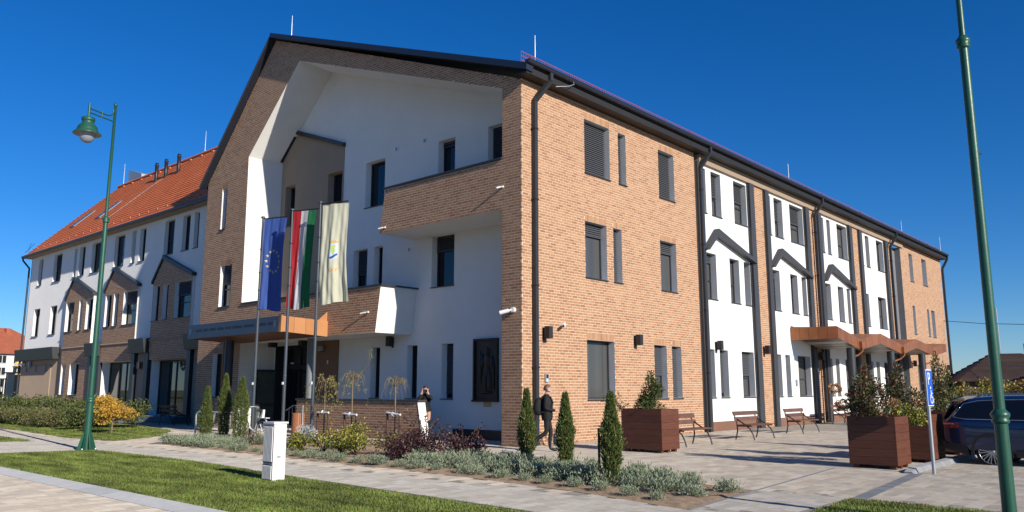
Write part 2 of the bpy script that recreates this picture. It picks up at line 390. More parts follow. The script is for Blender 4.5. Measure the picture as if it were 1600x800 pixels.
def brick_geo(a0, a1, z0, z1, s0, s1, P, d=.0025, b=.0015):
    o = [P(a0 + s0[0], z0, 0), P(a1 + s1[0], z0, 0), P(a1 + s1[1], z1, 0), P(a0 + s0[1], z1, 0)]
    i = [P(a0 + s0[0] + b, z0 + b, d), P(a1 + s1[0] - b, z0 + b, d), P(a1 + s1[1] - b, z1 - b, d), P(a0 + s0[1] + b, z1 - b, d)]
    return o + i, [(4, 5, 6, 7), (0, 1, 5, 4), (1, 2, 6, 5), (2, 3, 7, 6), (3, 0, 4, 7)]
def flush_bricks(limit=300):
    """nearest full bricks become objects, the rest one mesh per wall"""
    full = {}
    g = lambda s: (Vector(s[0]((s[1] + s[2]) / 2, (s[3] + s[4]) / 2)) - CAM).length
    by_root = {}
    for s in BRICK_SPECS:
        r = s[7]
        while r.parent: r = r.parent
        by_root.setdefault(r.name, []).append(s)
    for rn, specs in by_root.items():
        cand = sorted([s for s in specs if s[8] and s[3] > .3], key=g)[:limit] if limit else []
        ids = set(id(s) for s in cand)
        for s in cand:
            frame = s[0]; key = frame
            if key not in full:
                V, F = brick_geo(0, BL, 0, BH, (0, 0), (0, 0), lambda a, z, d=0: Vector(frame(a, z, d)) - Vector(frame(0, 0, 0)))
                full[key] = npmesh('brick', np.array([tuple(v) for v in V]), np.array(F), ['brick'])
            o = link('brick', full[key], s[7], frame(s[1], s[3], 0))
        walls = {}
        for s in specs:
            if id(s) not in ids: walls.setdefault(s[7].name, []).append(s)
        for wn_, ss in walls.items():
            V = []; F = []
            for s in ss:
                v, f = brick_geo(s[1], s[2], s[3], s[4], s[5], s[6], s[0]); k = len(V); V += v; F += [tuple(k + j for j in q) for q in f]
            link('brickwork', npmesh('brickwork', np.array(V), np.array(F), ['brick']), ss[0][7], kind='stuff')

# ------------------------------------------------------------------ the town hall
hall = thing('town_hall', 'large three storey brick and white plaster building with asymmetric gables and orange tiled wing', 'building')
Z1, Z2, Z3 = (1.29, 3.15), (5.15, 7.0), (8.62, 10.46)
def rect(w): a0, a1, z0, z1 = w; return [(a0, z0), (a1, z0), (a1, z1), (a0, z1)]
PANES = {}
def reveal(mb, P, w, depth, m, d0=0.0):
    a0, a1, z0, z1 = w
    for (p, q) in (((a0, z0), (a1, z0)), ((a1, z0), (a1, z1)), ((a1, z1), (a0, z1)), ((a0, z1), (a0, z0))):
        mb.face([P(*p, d0), P(*q, d0), P(*q, -depth), P(*p, -depth)], m)
def window(P, w, depth=.24, blind=0.0, pane='glass', split=True, sill=True, parent=None, d0=0.0, bottom=None):
    """anthracite window frame with pane, sill and slatted blind as sub-parts"""
    a0, a1, z0, z1 = w; t = .055 if a1 - a0 > .45 else .04; D = -depth
    mb = MB()
    def fb(p0, p1, q0, q1): mb.prism(P, [(p0, q0), (p1, q0), (p1, q1), (p0, q1)], D - .05, D + .03, 'anthracite')
    fb(a0, a0 + t, z0, z1); fb(a1 - t, a1, z0, z1); fb(a0 + t, a1 - t, z0, z0 + t); fb(a0 + t, a1 - t, z1 - t, z1)
    if split and a1 - a0 > .7:
        zz = z0 + (z1 - z0) * (bottom or .42); fb(a0 + t, a1 - t, zz - .025, zz + .025)
    f = mb.build('window', parent or hall)
    p = MB(); p.face([P(a, z, D - .012) for a, z in ((a0 + t, z0 + t), (a1 - t, z0 + t), (a1 - t, z1 - t), (a0 + t, z1 - t))], pane); p.build('pane', f)
    if sill:
        s = MB(); s.prism(P, [(a0 - .02, z0 - .035), (a1 + .02, z0 - .035), (a1 + .02, z0 - .003), (a0 - .02, z0 - .003)], D + .03, d0 + .05, 'anthracite'); s.build('sill', f)
    if blind > 0:
        b = MB(); n = int((z1 - z0) * blind / .07)
        for i in range(n):
            zt = z1 - t - i * .07
            b.face([P(a0 + .02, zt, D + .045), P(a1 - .02, zt, D + .045), P(a1 - .02, zt - .062, D + .085), P(a0 + .02, zt - .062, D + .085)], 'blind')
        b.prism(P, [(a0 + .02, z1 - t - n * .07 - .03), (a1 - .02, z1 - t - n * .07 - .03), (a1 - .02, z1 - t - n * .07), (a0 + .02, z1 - t - n * .07)], D + .04, D + .07, 'blind')
        b.build('blind', f)
    return f
def W(a0, a1, Z): return (a0, a1, Z[0], Z[1])

# --- right facade ------------------------------------------------------------------------
near = [W(3.14, 4.58, Z3), W(5.10, 5.58, Z3), W(7.73, 8.86, Z3), W(3.11, 4.31, Z2), W(4.70, 5.20, Z2), W(7.69, 8.82, Z2),
        W(3.12, 4.64, Z1), W(7.08, 7.92, Z1), W(8.28, 8.94, Z1)]
endw = [W(38.78, 39.6, Z3), W(41.7, 42.8, Z3), W(38.74, 39.3, Z2), W(42.05, 42.57, Z2), W(43.1, 43.93, Z2), W(38.81, 39.4, Z1), W(41.8, 42.77, Z1), W(43.3, 43.8, Z1)]
TOPZ = 10.92
rw = MB(); rw.poly(lambda a, z: FR(a, z), [(0, 0), (10.45, 0), (10.45, TOPZ), (0, TOPZ)], 'mortar', [rect(w) for w in near])
for w in near: reveal(rw, FR, w, .26, 'reveal_grey')
rwall = rw.build('brick_wall', hall)
lay(rwall, FR, [(0, 0), (10.45, 0), (10.45, TOPZ), (0, TOPZ)], near, near)
bl = [1.0, 1.0, 1.0, .2, 1.0, .2, 0, .55, 1.0]; pn = ['glass_curtain'] * 9
for w, b in zip(near, bl): window(FR, w, .26, b, 'glass_curtain', split=False)
ew = MB(); ew.poly(lambda a, z: FR(a, z), [(37.0, 0), (46.5, 0), (46.5, TOPZ), (37.0, TOPZ)], 'mortar', [rect(w) for w in endw])
for w in endw: reveal(ew, FR, w, .3, 'reveal_grey')
ewall = ew.build('brick_wall', hall); lay(ewall, FR, [(37.0, 0), (46.5, 0), (46.5, TOPZ), (37.0, TOPZ)], endw)
for w in endw: window(FR, w, .3, 0, 'glass_curtain', split=False)
bays = [
    (10.95, 15.08, [(11.03, 11.38), (11.83, 12.67), (13.83, 15.03)], [(10.97, 12.0), (13.18, 14.04), (14.49, 15.06)], [(11.0, 11.55), (11.97, 12.68), (13.9, 15.03)]),
    (17.1, 21.32, [(17.17, 17.53), (17.91, 18.85), (19.69, 21.28)], [(17.17, 18.14), (19.35, 20.18), (20.68, 21.23)], [(17.15, 17.83), (18.27, 18.8), (19.68, 21.16)]),
    (23.38, 27.44, [(23.43, 24.03), (24.45, 24.94), (25.91, 27.4)], [(23.4, 24.49), (25.48, 26.3), (26.8, 27.29)], [(23.45, 24.05), (24.5, 25.0), (25.9, 27.3)]),
    (29.52, 33.66, [(29.6, 29.95), (30.39, 31.06), (32.35, 33.6)], [(29.56, 30.39), (31.94, 33.4)], [(29.6, 30.3), (30.8, 31.4), (32.2, 33.5)])]
BT = 10.6
blinds = [[.9, .55, .55], [1, .5, 0], [0, 0, 0], [0, 0, 0]]
for bi, (b0, b1, t, m_, g) in enumerate(bays):
    ws = [W(*p, Z3) for p in t] + [W(*p, Z2) for p in m_] + [W(*p, Z1) for p in g]
    mb = MB(); mb.poly(lambda a, z: FR(a, z, -.02), [(b0, .36), (b1, .36), (b1, BT), (b0, BT)], 'plaster', [rect(w) for w in ws])
    for w in ws: reveal(mb, FR, w, .3, 'reveal_grey', -.02)
    mb.build('plaster_wall', hall)
    pb = MB(); pb.box(b0, b1, .005, .1, 0, .36, 'plinth'); pb.build('plinth', hall)
    for i, w in enumerate(ws):
        bd = [.5, .5, .45][i % 3] if i < 3 and bi < 2 else (.18 if 3 <= i < 6 and (i == 3) else (.9 if i in (6, 7) else (.5 if i == 8 and bi == 0 else 0)))
        window(FR, w, .3, bd, 'glass_curtain' if bd < .9 else 'glass', d0=-.02)
# brick piers between the plaster bays, grey pilasters, chevron hoods, lintel band, grey recess slab
for (a0, a1) in ((15.55, 16.68), (21.8, 22.95), (27.9, 29.05), (34.1, 35.0)):
    mb = MB(); mb.poly(lambda a, z: FR(a, z), rect((a0, a1, 0, BT)), 'mortar'); w_ = mb.build('brick_wall', hall); lay(w_, FR, rect((a0, a1, 0, BT)))
for (a0, a1) in ((10.45, 10.95), (15.08, 15.55), (16.68, 17.1), (21.32, 21.8), (22.95, 23.38), (27.44, 27.9), (29.05, 29.52), (33.66, 34.1)):
    mb = MB(); mb.box(a0 + .04, a1 - .005, -.13, .08, 0, BT - .004, 'pilaster'); mb.box(a0, a0 + .04, -.03, .08, 0, BT - .004, 'pilaster'); mb.build('pilaster', hall)
for (a0, a1) in ((10.85, 15.3), (17.0, 21.6), (23.3, 27.75)):
    ax = a0 + (a1 - a0) * .235
    mb = MB()
    for (p, q) in (((a0, 7.05), (ax, 8.03)), ((ax, 8.03), (a1, 7.12))):
        d = Vector((q[0] - p[0], q[1] - p[1])).normalized(); nx, nz = -d.y * .3, d.x * .3
        tp = .0
        if p[0] < ax - .01: poly = [p, q, (q[0] + .0, q[1] - .28), (p[0] + .2, p[1] - .0)]
        else: poly = [p, q, (q[0], q[1] - .15), (p[0], p[1] - .28)]
        mb.prism(FR, poly, .02, .24, 'pilaster')
    mb.build('gable_hood', hall)
mb = MB(); mb.box(10.72, 37.35, -.10, .1, BT, 11.1, 'brown_plaster'); mb.build('lintel_band', hall)
mb = MB(); mb.box(35.0, 37.0, .35, .5, 0, BT, 'slab_grey'); mb.box(36.97, 37.0, .003, .35, 0, BT, 'slab_grey'); mb.build('recess_panel', hall)
mb = MB()
mb.box(46.5, 46.62, .01, 15.0, 0, 11.0, 'mortar'); mb.box(35, 46.5, 14.5, 14.7, 0, 10, 'plaster'); mb.build('end_wall', hall)

# --- gable front ------------------------------------------------------------------------
front = [(0, 0), (0, 10.9), (14.02, 16.42), (19.22, 10.95), (19.22, 0), (15.6, 0), (15.6, 3.53), (6.70, 3.53), (6.46, 5.13), (15.68, 5.13),
         (15.75, 11.58), (12.15, 14.96), (.79, 10.80), (.79, 8.52), (6.35, 8.52), (6.62, 6.97), (.79, 6.97), (.79, 0)]
fwin = [(17.43, 17.87, 8.62, 10.5), (16.65, 17.62, 5.14, 6.98), (16.9, 17.83, 1.29, 3.13)]
fb = MB(); fb.poly(lambda a, z: F0(a, z), front, 'mortar', [rect(w) for w in fwin])
for w in fwin: reveal(fb, F0, w, .24, 'plaster')
fwall = fb.build('brick_wall', hall); lay(fwall, F0, front, fwin, fwin)
window(F0, fwin[0], .24, 0); window(F0, fwin[1], .24, .45); window(F0, fwin[2], .24, 0, split=False)
# plaster soffits and cheeks of the recess (1.65 m deep)
D = 1.65
for nm, (p, q), m in (('recess_cheek', ((15.68, 5.13), (15.75, 11.58)), 'plaster'), ('recess_soffit', ((15.75, 11.58), (12.15, 14.96)), 'plaster'),
                      ('recess_soffit', ((12.15, 14.96), (.79, 10.80)), 'plaster'), ('pier_cheek', ((.79, 10.8), (.79, 8.52)), 'plaster'), ('balcony_deck', ((.79, 8.52), (6.35, 8.52)), 'anthracite'),
                      ('balcony_cheek', ((6.35, 8.52), (6.62, 6.97)), 'plaster'), ('balcony_soffit', ((6.62, 6.97), (.79, 6.97)), 'plaster'), ('pier_cheek', ((.79, 6.97), (.79, 0)), 'mortar'),
                      ('band_soffit', ((15.6, 3.53), (6.70, 3.53)), 'plaster'), ('band_cheek', ((6.70, 3.53), (6.46, 5.13)), 'plaster'), ('band_deck', ((6.46, 5.13), (15.68, 5.13)), 'anthracite'),
                      ('entrance_cheek', ((15.6, 0), (15.6, 3.53)), 'plaster')):
    mb = MB(); mb.face([F0(*p, 0), F0(*q, 0), F0(*q, -D), F0(*p, -D)], m); mb.build(nm, hall)
mb = MB(); mb.prism(F0, [(.795, 8.525), (6.37, 8.525), (6.37, 8.585), (.795, 8.585)], -.25, .05, 'anthracite')
mb.prism(F0, [(6.38, 8.525), (6.42, 8.525), (6.42, 8.585), (6.38, 8.585)], -D, .05, 'anthracite'); mb.build('parapet_cap', hall)
mb = MB(); mb.prism(F0, [(6.40, 5.135), (15.66, 5.135), (15.66, 5.19), (6.40, 5.19)], -.25, .05, 'anthracite')
mb.prism(F0, [(6.36, 5.135), (6.40, 5.135), (6.40, 5.19), (6.36, 5.19)], -D, .05, 'anthracite'); mb.build('parapet_cap', hall)
# back wall of the recess
bw = [W(8.45, 9.64, Z3), W(4.57, 5.44, Z3), W(1.6, 2.96, Z3), W(9.39, 10.26, Z2), W(8.46, 8.98, Z2), W(4.55, 5.70, Z2), W(8.45, 9.0, Z1), W(6.37, 6.93, Z1), W(4.54, 5.11, Z1)]
dormer_w = [W(14.55, 15.32, Z3), W(11.15, 12.13, Z3)]
door_hole = (13.1, 15.55, .02, 3.42)
back = [(0, 0), (19.2, 0), (19.2, 10.8), (14.0, 16.2), (0, 10.7)]
bb = MB(); bb.poly(lambda a, z: FB(a, z), back, 'plaster', [rect(w) for w in bw + dormer_w + [door_hole]])
for w in bw: reveal(bb, FB, w, .3, 'plaster')
bb.build('plaster_wall', hall)
bd = [0, .1, .9, .5, 0, .28, 0, 0, .9]
for w, b in zip(bw, bd): window(FB, w, .3, b, split=False)
dm = MB(); dm.poly(lambda a, z: FB(a, z, .03), [(15.64, 5.2), (15.66, 11.66), (14.56, 12.72), (11.08, 11.45), (11.08, 5.2)], 'brown_plaster', [rect(w) for w in dormer_w])
for w in dormer_w: reveal(dm, FB, w, .3, 'brown_plaster', .03)
dm.face([FB(11.08, 5.2, .03), FB(11.08, 11.45, .03), FB(11.08, 11.45, 0), FB(11.08, 5.2, 0)], 'brown_plaster')
dorm = dm.build('dormer_panel', hall)
for w in dormer_w: window(FB, w, .3, 0, split=False)
tr = MB(); tr.prism(FB, [(15.66, 11.63), (15.66, 11.80), (14.56, 12.90), (14.56, 12.70)], .005, .16, 'anthracite')
tr.prism(FB, [(14.56, 12.70), (14.56, 12.90), (11.03, 11.60), (11.03, 11.42)], .005, .16, 'anthracite'); tr.build('gable_hood', hall)
mb = MB(); mb.prism(FB, rect((.8, 4.5, 0, .31)), .01, .03, 'anthracite'); mb.build('plinth', hall)
mb = MB(); mb.prism(FB, rect((11.0, 12.62, .02, 3.52)), .003, .05, 'entrance_brown'); mb.build('entrance_panel', hall)
# entrance: dark glazed portal, transom lights, open leaf
pt = MB()
for q in ((13.1, 13.2, .02, 3.42), (15.45, 15.55, .02, 3.42), (14.25, 14.33, .02, 3.42), (13.2, 15.45, 2.45, 2.6), (13.2, 15.45, 3.32, 3.42)):
    pt.prism(FB, rect(q), -.5, -.38, 'anthracite')
reveal(pt, FB, door_hole, .7, 'anthracite'); portal = pt.build('entrance_door', hall)
pp = MB(); pp.poly(lambda a, z: FB(a, z, -.45), rect((13.2, 15.45, .02, 3.32)), 'glass'); pp.build('pane', portal)
lf = MB()
LP = lambda a, z, d=0: (1.65 - a, 15.3 + d, z)
for q in ((.05, .13, .02, 2.42), (.95, 1.03, .02, 2.42), (.13, .95, .02, .25), (.13, .95, 2.33, 2.42), (.13, .95, .92, 1.0)): lf.prism(LP, rect(q), -.03, .03, 'anthracite')
lf.build('door_leaf', portal)
lp = MB(); lp.poly(lambda a, z: LP(a, z, 0), rect((.13, .95, .25, 2.33)), 'glass_leaf'); lp.build('pane', portal)
tx = MB()
for a in (13.7, 14.9): tx.prism(FB, rect((a - .12, a + .12, 2.66, 2.74)), -.44, -.43, 'white_paint')
tx.build('door_notice', portal)
# entrance column and left canopy post
mb = MB(); mb.tube([(.46, 11.14, 0), (.46, 11.14, 3.52)], .15, 20, 'fascia_grey'); mb.build('column', hall)
mb = MB(); mb.tube([(-1.35, 14.0, 0), (-1.35, 14.0, 3.5)], .17, 20, 'anthracite'); mb.build('column', hall)
mb = MB(); mb.tube([(-1.35, 14.42, 0), (-1.35, 14.42, 3.5)], .05, 10, 'copper'); mb.build('downpipe', hall)
# front canopy
cv = thing('x', 'x', 'x') if False else None
mb = MB(); mb.prism(mkF(-1.95), rect((9.5, 16.3, 3.6, 4.15)), -.06, 0, 'fascia_grey'); mb.box(-1.89, 0, 9.56, 16.3, 3.95, 4.0, 'metal_roof')
canopy = mb.build('entrance_canopy', hall)
for i in range(4):
    u0 = -1.89 + i * .475; u1 = u0 + .465; t0 = 4.15 - (u0 + 1.95) * .04; t1 = 4.15 - (u1 + 1.95) * .04; b0 = 3.6 - (u0 + 1.95) * .05; b1 = 3.6 - (u1 + 1.95) * .05
    c = MB(); c.hexa([(u0, 9.47, b0), (u1, 9.47, b1), (u1, 9.47, t1), (u0, 9.47, t0)], [(u0, 9.53, b0), (u1, 9.53, b1), (u1, 9.53, t1), (u0, 9.53, t0)], 'copper_bright'); c.build('copper_panel', canopy)
c = MB(); c.hexa([(-.42, 9.5, 4.07), (-.015, 9.5, 4.05), (-.015, 9.5, 4.42)], [(-.42, 9.54, 4.07), (-.015, 9.54, 4.05), (-.015, 9.54, 4.42)], 'copper_bright')
c.build('copper_flashing', canopy); c = MB(); c.hexa([(-1.95, 9.46, 3.58), (-1.89, 9.46, 3.58), (-1.89, 9.46, 4.17), (-1.95, 9.46, 4.17)], [(-1.96, 9.62, 3.58), (-1.9, 9.62, 3.58), (-1.9, 9.62, 4.17), (-1.96, 9.62, 4.17)], 'copper_bright'); c.build('copper_flashing', canopy)
sl_m = None
for i in range(14):
    u0 = -1.87 + i * .134; u1 = u0 + .105; zb = lambda u: 3.59 - (u + 1.88) * .04
    c = MB(); c.hexa([(u0, 9.56, zb(u0)), (u1, 9.56, zb(u1)), (u1, 16.26, zb(u1)), (u0, 16.26, zb(u0))], [(u0, 9.56, zb(u0) + .03), (u1, 9.56, zb(u1) + .03), (u1, 16.26, zb(u1) + .03), (u0, 16.26, zb(u0) + .03)], 'soffit_wood'); c.build('soffit_board', canopy)
c = MB(); c.box(-1.88, -.01, 9.55, 16.28, 3.68, 3.72, 'soffit'); c.build('canopy_liner', canopy)
c = MB(); x = 15.6; random.seed(3)
while x > 10.3:                                       # raised lettering on the fascia, too small to read
    for k in range(random.randint(5, 12)):
        h = random.choice((.08, .1, .1)); c.prism(mkF(-1.95), rect((x - .045, x, 3.85, 3.85 + h)), .001, .008, 'lettering'); x -= .062
    x -= .11
c.build('lettering', canopy, kind='stuff')
for a in (16.05, 9.85):
    c = MB(); c.prism(mkF(-1.95), [(a - .1, 4.0), (a + .1, 4.0), (a + .1, 3.85), (a, 3.70), (a - .1, 3.85)], .001, .012, 'cabinet_side'); c.build('crest', canopy)
for a in (14.65, 12.45):
    c = MB(); c.box(.8, 1.1, a - .12, a + .12, 3.33, 3.52, 'black_metal'); tagd = c.build('ceiling_lamp', None, label='small black box lamp under the brick band above the entrance door' if a > 13 else 'small black box lamp under the brick band beside the round column', category='lamp', group='box lamps over the entrance')

# --- roof of the gable block and right wing --------------------------------------------
EV = -.42
def slab(mb, pts, t, m): mb.hexa([(x, y, z - t) for x, y, z in pts], pts, m)
RS = (16.62 - 11.22) / (14.02 - EV)
mb = MB()
slab(mb, [(-.30, EV, 11.22), (46.7, EV, 11.22), (46.7, 14.02, 16.62), (-.30, 14.02, 16.62)], .10, 'metal_roof')
slab(mb, [(-.30, 14.02, 16.62), (46.7, 14.02, 16.62), (46.7, 19.5, 10.86), (-.30, 19.5, 10.86)], .10, 'metal_roof')
roof = mb.build('roof', hall)
mb = MB()                                             # dark rake boards on the gable front
P = mkF(-.02)
mb.prism(P, [(EV - .05, 10.98), (14.02, 16.46), (14.02, 16.66), (EV - .05, 11.2)], -.02, .30, 'navy_trim')
mb.prism(P, [(14.02, 16.46), (19.5, 10.72), (19.5, 10.92), (14.02, 16.66)], -.02, .24, 'navy_trim'); mb.build('rake_board', roof)
mb = MB()
mb.box(-.25, 46.6, EV, .12, TOPZ + .003, TOPZ + .06, 'soffit'); mb.box(-.25, 46.6, EV, EV + .04, TOPZ + .06, 11.16, 'soffit'); mb.build('eaves_box', roof)
g = MB()
prof = [(-.105 + .0, .0), (-.1, -.06), (-.05, -.105), (.02, -.11), (.06, -.07), (.07, .0)]
V = []
for x in (-.32, 46.75):
    for (a, b) in prof: V.append((x, EV - .06 + a, 11.29 + b))
g.shared(V, [(i, i + 1, 6 + i + 1, 6 + i) for i in range(5)], 'navy_trim', True)
g.face([V[i] for i in range(6)], 'navy_trim'); g.face([V[6 + i] for i in range(6)], 'navy_trim')
g.tube([(-.32, EV - .165, 11.29), (46.75, EV - .165, 11.29)], .018, 8, 'navy_trim')
gutter = g.build('gutter', roof)
sg = MB()
for k in range(3): sg.bar((-.15, -.12, 11.42 + k * .14), (46.4, -.12, 11.42 + k * .14), .012, .02, 'snow_guard')
x = -.15
while x < 46.4: sg.bar((x, -.12, 11.33), (x, -.12, 11.70), .008, .010, 'snow_guard'); x += .11
sg.build('snow_guard', roof, kind='stuff')
for k in range(24):
    c = MB(); c.bar((.3 + k * 1.95, -.12, 11.32), (.3 + k * 1.95, -.12, 11.72), .03, .02, 'snow_guard'); c.build('snow_guard_bracket', roof)
def downpipe(path, r=.055, sq=True, m='anthracite', brackets=()):
    mb = MB()
    for p, q in zip(path[:-1], path[1:]):
        if sq: mb.bar(p, q, r * 2, r * 2, m, up=(1, 0, 0))
        else: mb.tube([p, q], r, 10, m)
    for z in brackets: x, y, _ = path[-1]; mb.box(x - r - .02, x + r + .02, y - r - .015, y + r + .03, z, z + .04, 'black_metal')
    return mb.build('downpipe', hall)
for u in (.5, 10.62, 22.4, 34.45):
    y = -.16 if u > 1 else -.1
    downpipe([(u + .32, EV - .05, 11.2), (u + .32, EV - .05, 10.95), (u, y, 10.3), (u, y, .02)], .065, brackets=(2.2, 4.6, 7.2, 9.4))
downpipe([(46.72, EV - .05, 11.2), (46.72, EV - .02, 10.95), (46.66, -.1, 10.3), (46.66, -.1, .02)], .07)
def rod(p, h, lab, cat='lightning rod'):
    mb = MB(); mb.tube([(0, 0, 0), (0, 0, h * .5), (0, 0, h)], [.022, .016, .010], 8, 'steel'); mb.lathe([(.06, 0), (.05, .06), (.025, .08)], n=10, m='steel')
    o = mb.build('lightning_rod', None, label=lab, category=cat, group='lightning rods on the roofs'); o.location = p; return o
rz_ = lambda y: 11.22 + (y - EV) * RS
rod((1.0, .3, rz_(.3)), 1.25, 'lightning rod at the corner eaves above the red snow guard')
rod((-.15, 12.6, rz_(12.6)), .95, 'lightning rod near the peak of the brick gable')
rod((20.8, .4, rz_(.4)), 1.25, 'lightning rod on the right roof above the second plaster bay')
rod((39.2, .4, rz_(.4)), 1.25, 'lightning rod on the right roof above the grey recess slab')
rod((46.2, -.2, rz_(-.2)), 1.3, 'lightning rod at the far right end of the eaves')
mb = MB(); mb.tube([(1.9, EV - .1, 11.27), (1.85, EV - .17, 11.1), (1.6, EV - .14, 10.98), (1.2, EV + .05, 10.9)], .012, 6, 'galv'); mb.build('earth_wire', roof)

# --- left wing ---------------------------------------------------------------------------
LW = [W(44.82, 45.6, Z3), W(41.31, 42.74, Z3), W(38.76, 39.21, Z3), W(37.43, 38.33, Z3), W(35.04, 36.39, Z3), W(31.61, 33.0, Z3), W(30.14, 30.64, Z3), W(28.87, 29.62, Z3),
      W(25.47, 26.59, Z3), W(23.75, 24.55, Z3), W(22.79, 23.31, Z3), W(44.5, 45.67, Z2), W(41.38, 42.53, Z2)]
BAYH = [W(*p, Z2) for p in ((38.07, 39.4), (36.71, 37.26), (35.12, 36.12), (32.46, 33.32), (31.49, 32.15), (29.05, 30.82), (26.36, 27.11), (25.36, 25.97), (22.9, 24.62))]
lw = MB(); lw.poly(lambda a, z: FL(a, z), rect((19.23, 47.0, 4.2, 10.75)), 'plaster', [rect(w) for w in LW + BAYH])
for w in LW: reveal(lw, FL, w, .23, 'plaster')
lw.build('plaster_wall', hall)
for i, w in enumerate(LW): window(FL, w, .23, [.3, .4, 0][i % 3] if i in (1, 5, 8) else 0, split=i in (1, 5, 8))
mb = MB(); mb.poly(lambda a, z: FL(a, z), rect((19.23, 47.0, 0, 4.2)), 'brown_plaster', [rect((22.9, 27.02, .3, 3.1)), rect((29.2, 33.38, .3, 3.12)), rect((36.45, 37.9, 1.28, 3.13)), rect((38.6, 39.5, 1.28, 3.13))]); mb.build('lower_wall', hall)
mb = MB(); mb.box(1.46, 14, 47.0, 47.15, 0, 10.7, 'brown_plaster'); mb.face([(1.46, 47.05, 10.7), (14, 47.05, 10.7), (7.0, 47.05, 16.9)], 'brown_plaster'); mb.box(13.9, 14.05, 19, 47, 0, 10.7, 'plaster'); mb.build('end_wall', hall)
FY = mkF(1.31)
for (b0, b1, ws, g) in ((35.1, 39.45, [(38.07, 39.4), (36.71, 37.26), (35.12, 36.12)], [(36.45, 37.9, 1.28, 3.13), (38.6, 39.3, 1.28, 3.13)]),
                        (29.0, 33.4, [(32.46, 33.32), (31.49, 32.15), (29.05, 30.82)], []), (22.8, 27.15, [(26.36, 27.11), (25.36, 25.97), (22.9, 24.62)], [])):
    ax = b0 + (b1 - b0) * .76; W2 = [W(*p, Z2) for p in ws]; z0 = 0 if g else 3.13
    P5 = [(b0, z0), (b1, z0), (b1, 7.2), (ax, 8.38), (b0, 7.2)]
    mb = MB(); mb.poly(lambda a, z: FY(a, z), P5, 'mortar', [rect(w) for w in W2 + g])
    for w in W2: reveal(mb, FY, w, .25, 'plaster')
    for w in g: reveal(mb, FY, w, .4, 'plaster')
    for a in (b0, b1): mb.face([FY(a, z0, 0), FY(a, 7.2, 0), FY(a, 7.2, -.14), FY(a, z0, -.14)], 'plaster')
    mb.face([FY(b0, z0, 0), FY(b1, z0, 0), FY(b1, z0, -.14), FY(b0, z0, -.14)], 'mortar')
    bwl = mb.build('brick_wall', hall); lay(bwl, FY, P5, W2 + g)
    for w in W2: window(FY, w, .25, .35 if w[1] - w[0] > 1 else 0)
    for w in g: window(FY, w, .4, 0, split=False)
    t = MB(); t.prism(FY, [(b1 + .12, 7.12), (b1 + .12, 7.28), (ax, 8.56), (ax, 8.40)], -.13, .09, 'anthracite')
    t.prism(FY, [(ax, 8.36), (ax, 8.56), (b0 - .1, 7.32), (b0 - .1, 7.16)], -.13, .12, 'anthracite'); t.build('gable_hood', hall)
    t = MB(); t.prism(FY, rect((b0 - .02, b1 + .02, 4.10, 4.17)), .014, .05, 'brown_plaster'); t.build('string_course', hall)
# sloped dark aprons between the bays, tan projections, glazed shop fronts
for (a0, a1) in ((40.2, 47.3), (33.45, 35.05), (27.15, 29.0), (21.0, 22.75)):
    mb = MB(); mb.hexa([FL(a0, 3.5, 0), FL(a1, 3.5, 0), FL(a1, 3.5, .38), FL(a0, 3.5, .38)], [FL(a0, 4.25, 0), FL(a1, 4.25, 0), FL(a1 + .0, 4.25, .5), FL(a0, 4.25, .5)], 'anthracite'); mb.build('apron', hall)
mb = MB(); mb.poly(lambda a, z: FL(a, z, .06), rect((41.4, 47.0, 0, 3.12)), 'brown_plaster', [rect((45.5, 45.95, 2.75, 3.119)), rect((43.7, 44.15, 2.75, 3.119)), rect((41.85, 42.3, 2.75, 3.119))])
for a in (45.5, 43.7, 41.85): reveal(mb, FL, (a, a + .45, 2.75, 3.119), .5, 'brown_plaster', .06)
mb.face([FL(41.4, 0, .06), FL(41.4, 3.12, .06), FL(41.4, 3.12, 0), FL(41.4, 0, 0)], 'brown_plaster'); mb.build('tan_wall', hall)
for (a0, a1, z0, z1, cuts) in ((22.9, 27.02, .3, 3.1, (23.7, 25.1)), (29.2, 33.38, .3, 3.12, (31.1, 32.0))):
    mb = MB(); P = FL
    for q in [(a0, a0 + .08, z0, z1), (a1 - .08, a1, z0, z1), (a0, a1, z0, z0 + .1), (a0, a1, z1 - .1, z1)] + [(c - .04, c + .04, z0, z1) for c in cuts]:
        mb.prism(P, rect(q), -.52, -.44, 'anthracite')
    reveal(mb, FL, (a0, a1, z0, z1), .5, 'plaster'); sf = mb.build('shop_front', hall)
    cc = [a0] + list(cuts) + [a1]
    for p, q in zip(cc[:-1], cc[1:]):
        c = MB(); c.poly(lambda a, z: FL(a, z, -.48), rect((p + .04, q - .04, z0 + .1, z1 - .1)), 'glass_clear'); c.build('pane', sf)
for (a0, a1) in ((27.05, 27.45), (28.72, 29.15), (33.4, 33.75), (34.7, 35.05), (22.45, 22.86), (20.9, 21.2)):
    mb = MB(); mb.prism(FL, rect((a0, a1, 0, 3.49)), -.02, .2, 'anthracite'); mb.build('pilaster', hall)
mb = MB(); mb.box(.55, 1.44, 22.3, 29.2, 0, .3, 'paver_dark'); mb.build('entrance_step', hall)
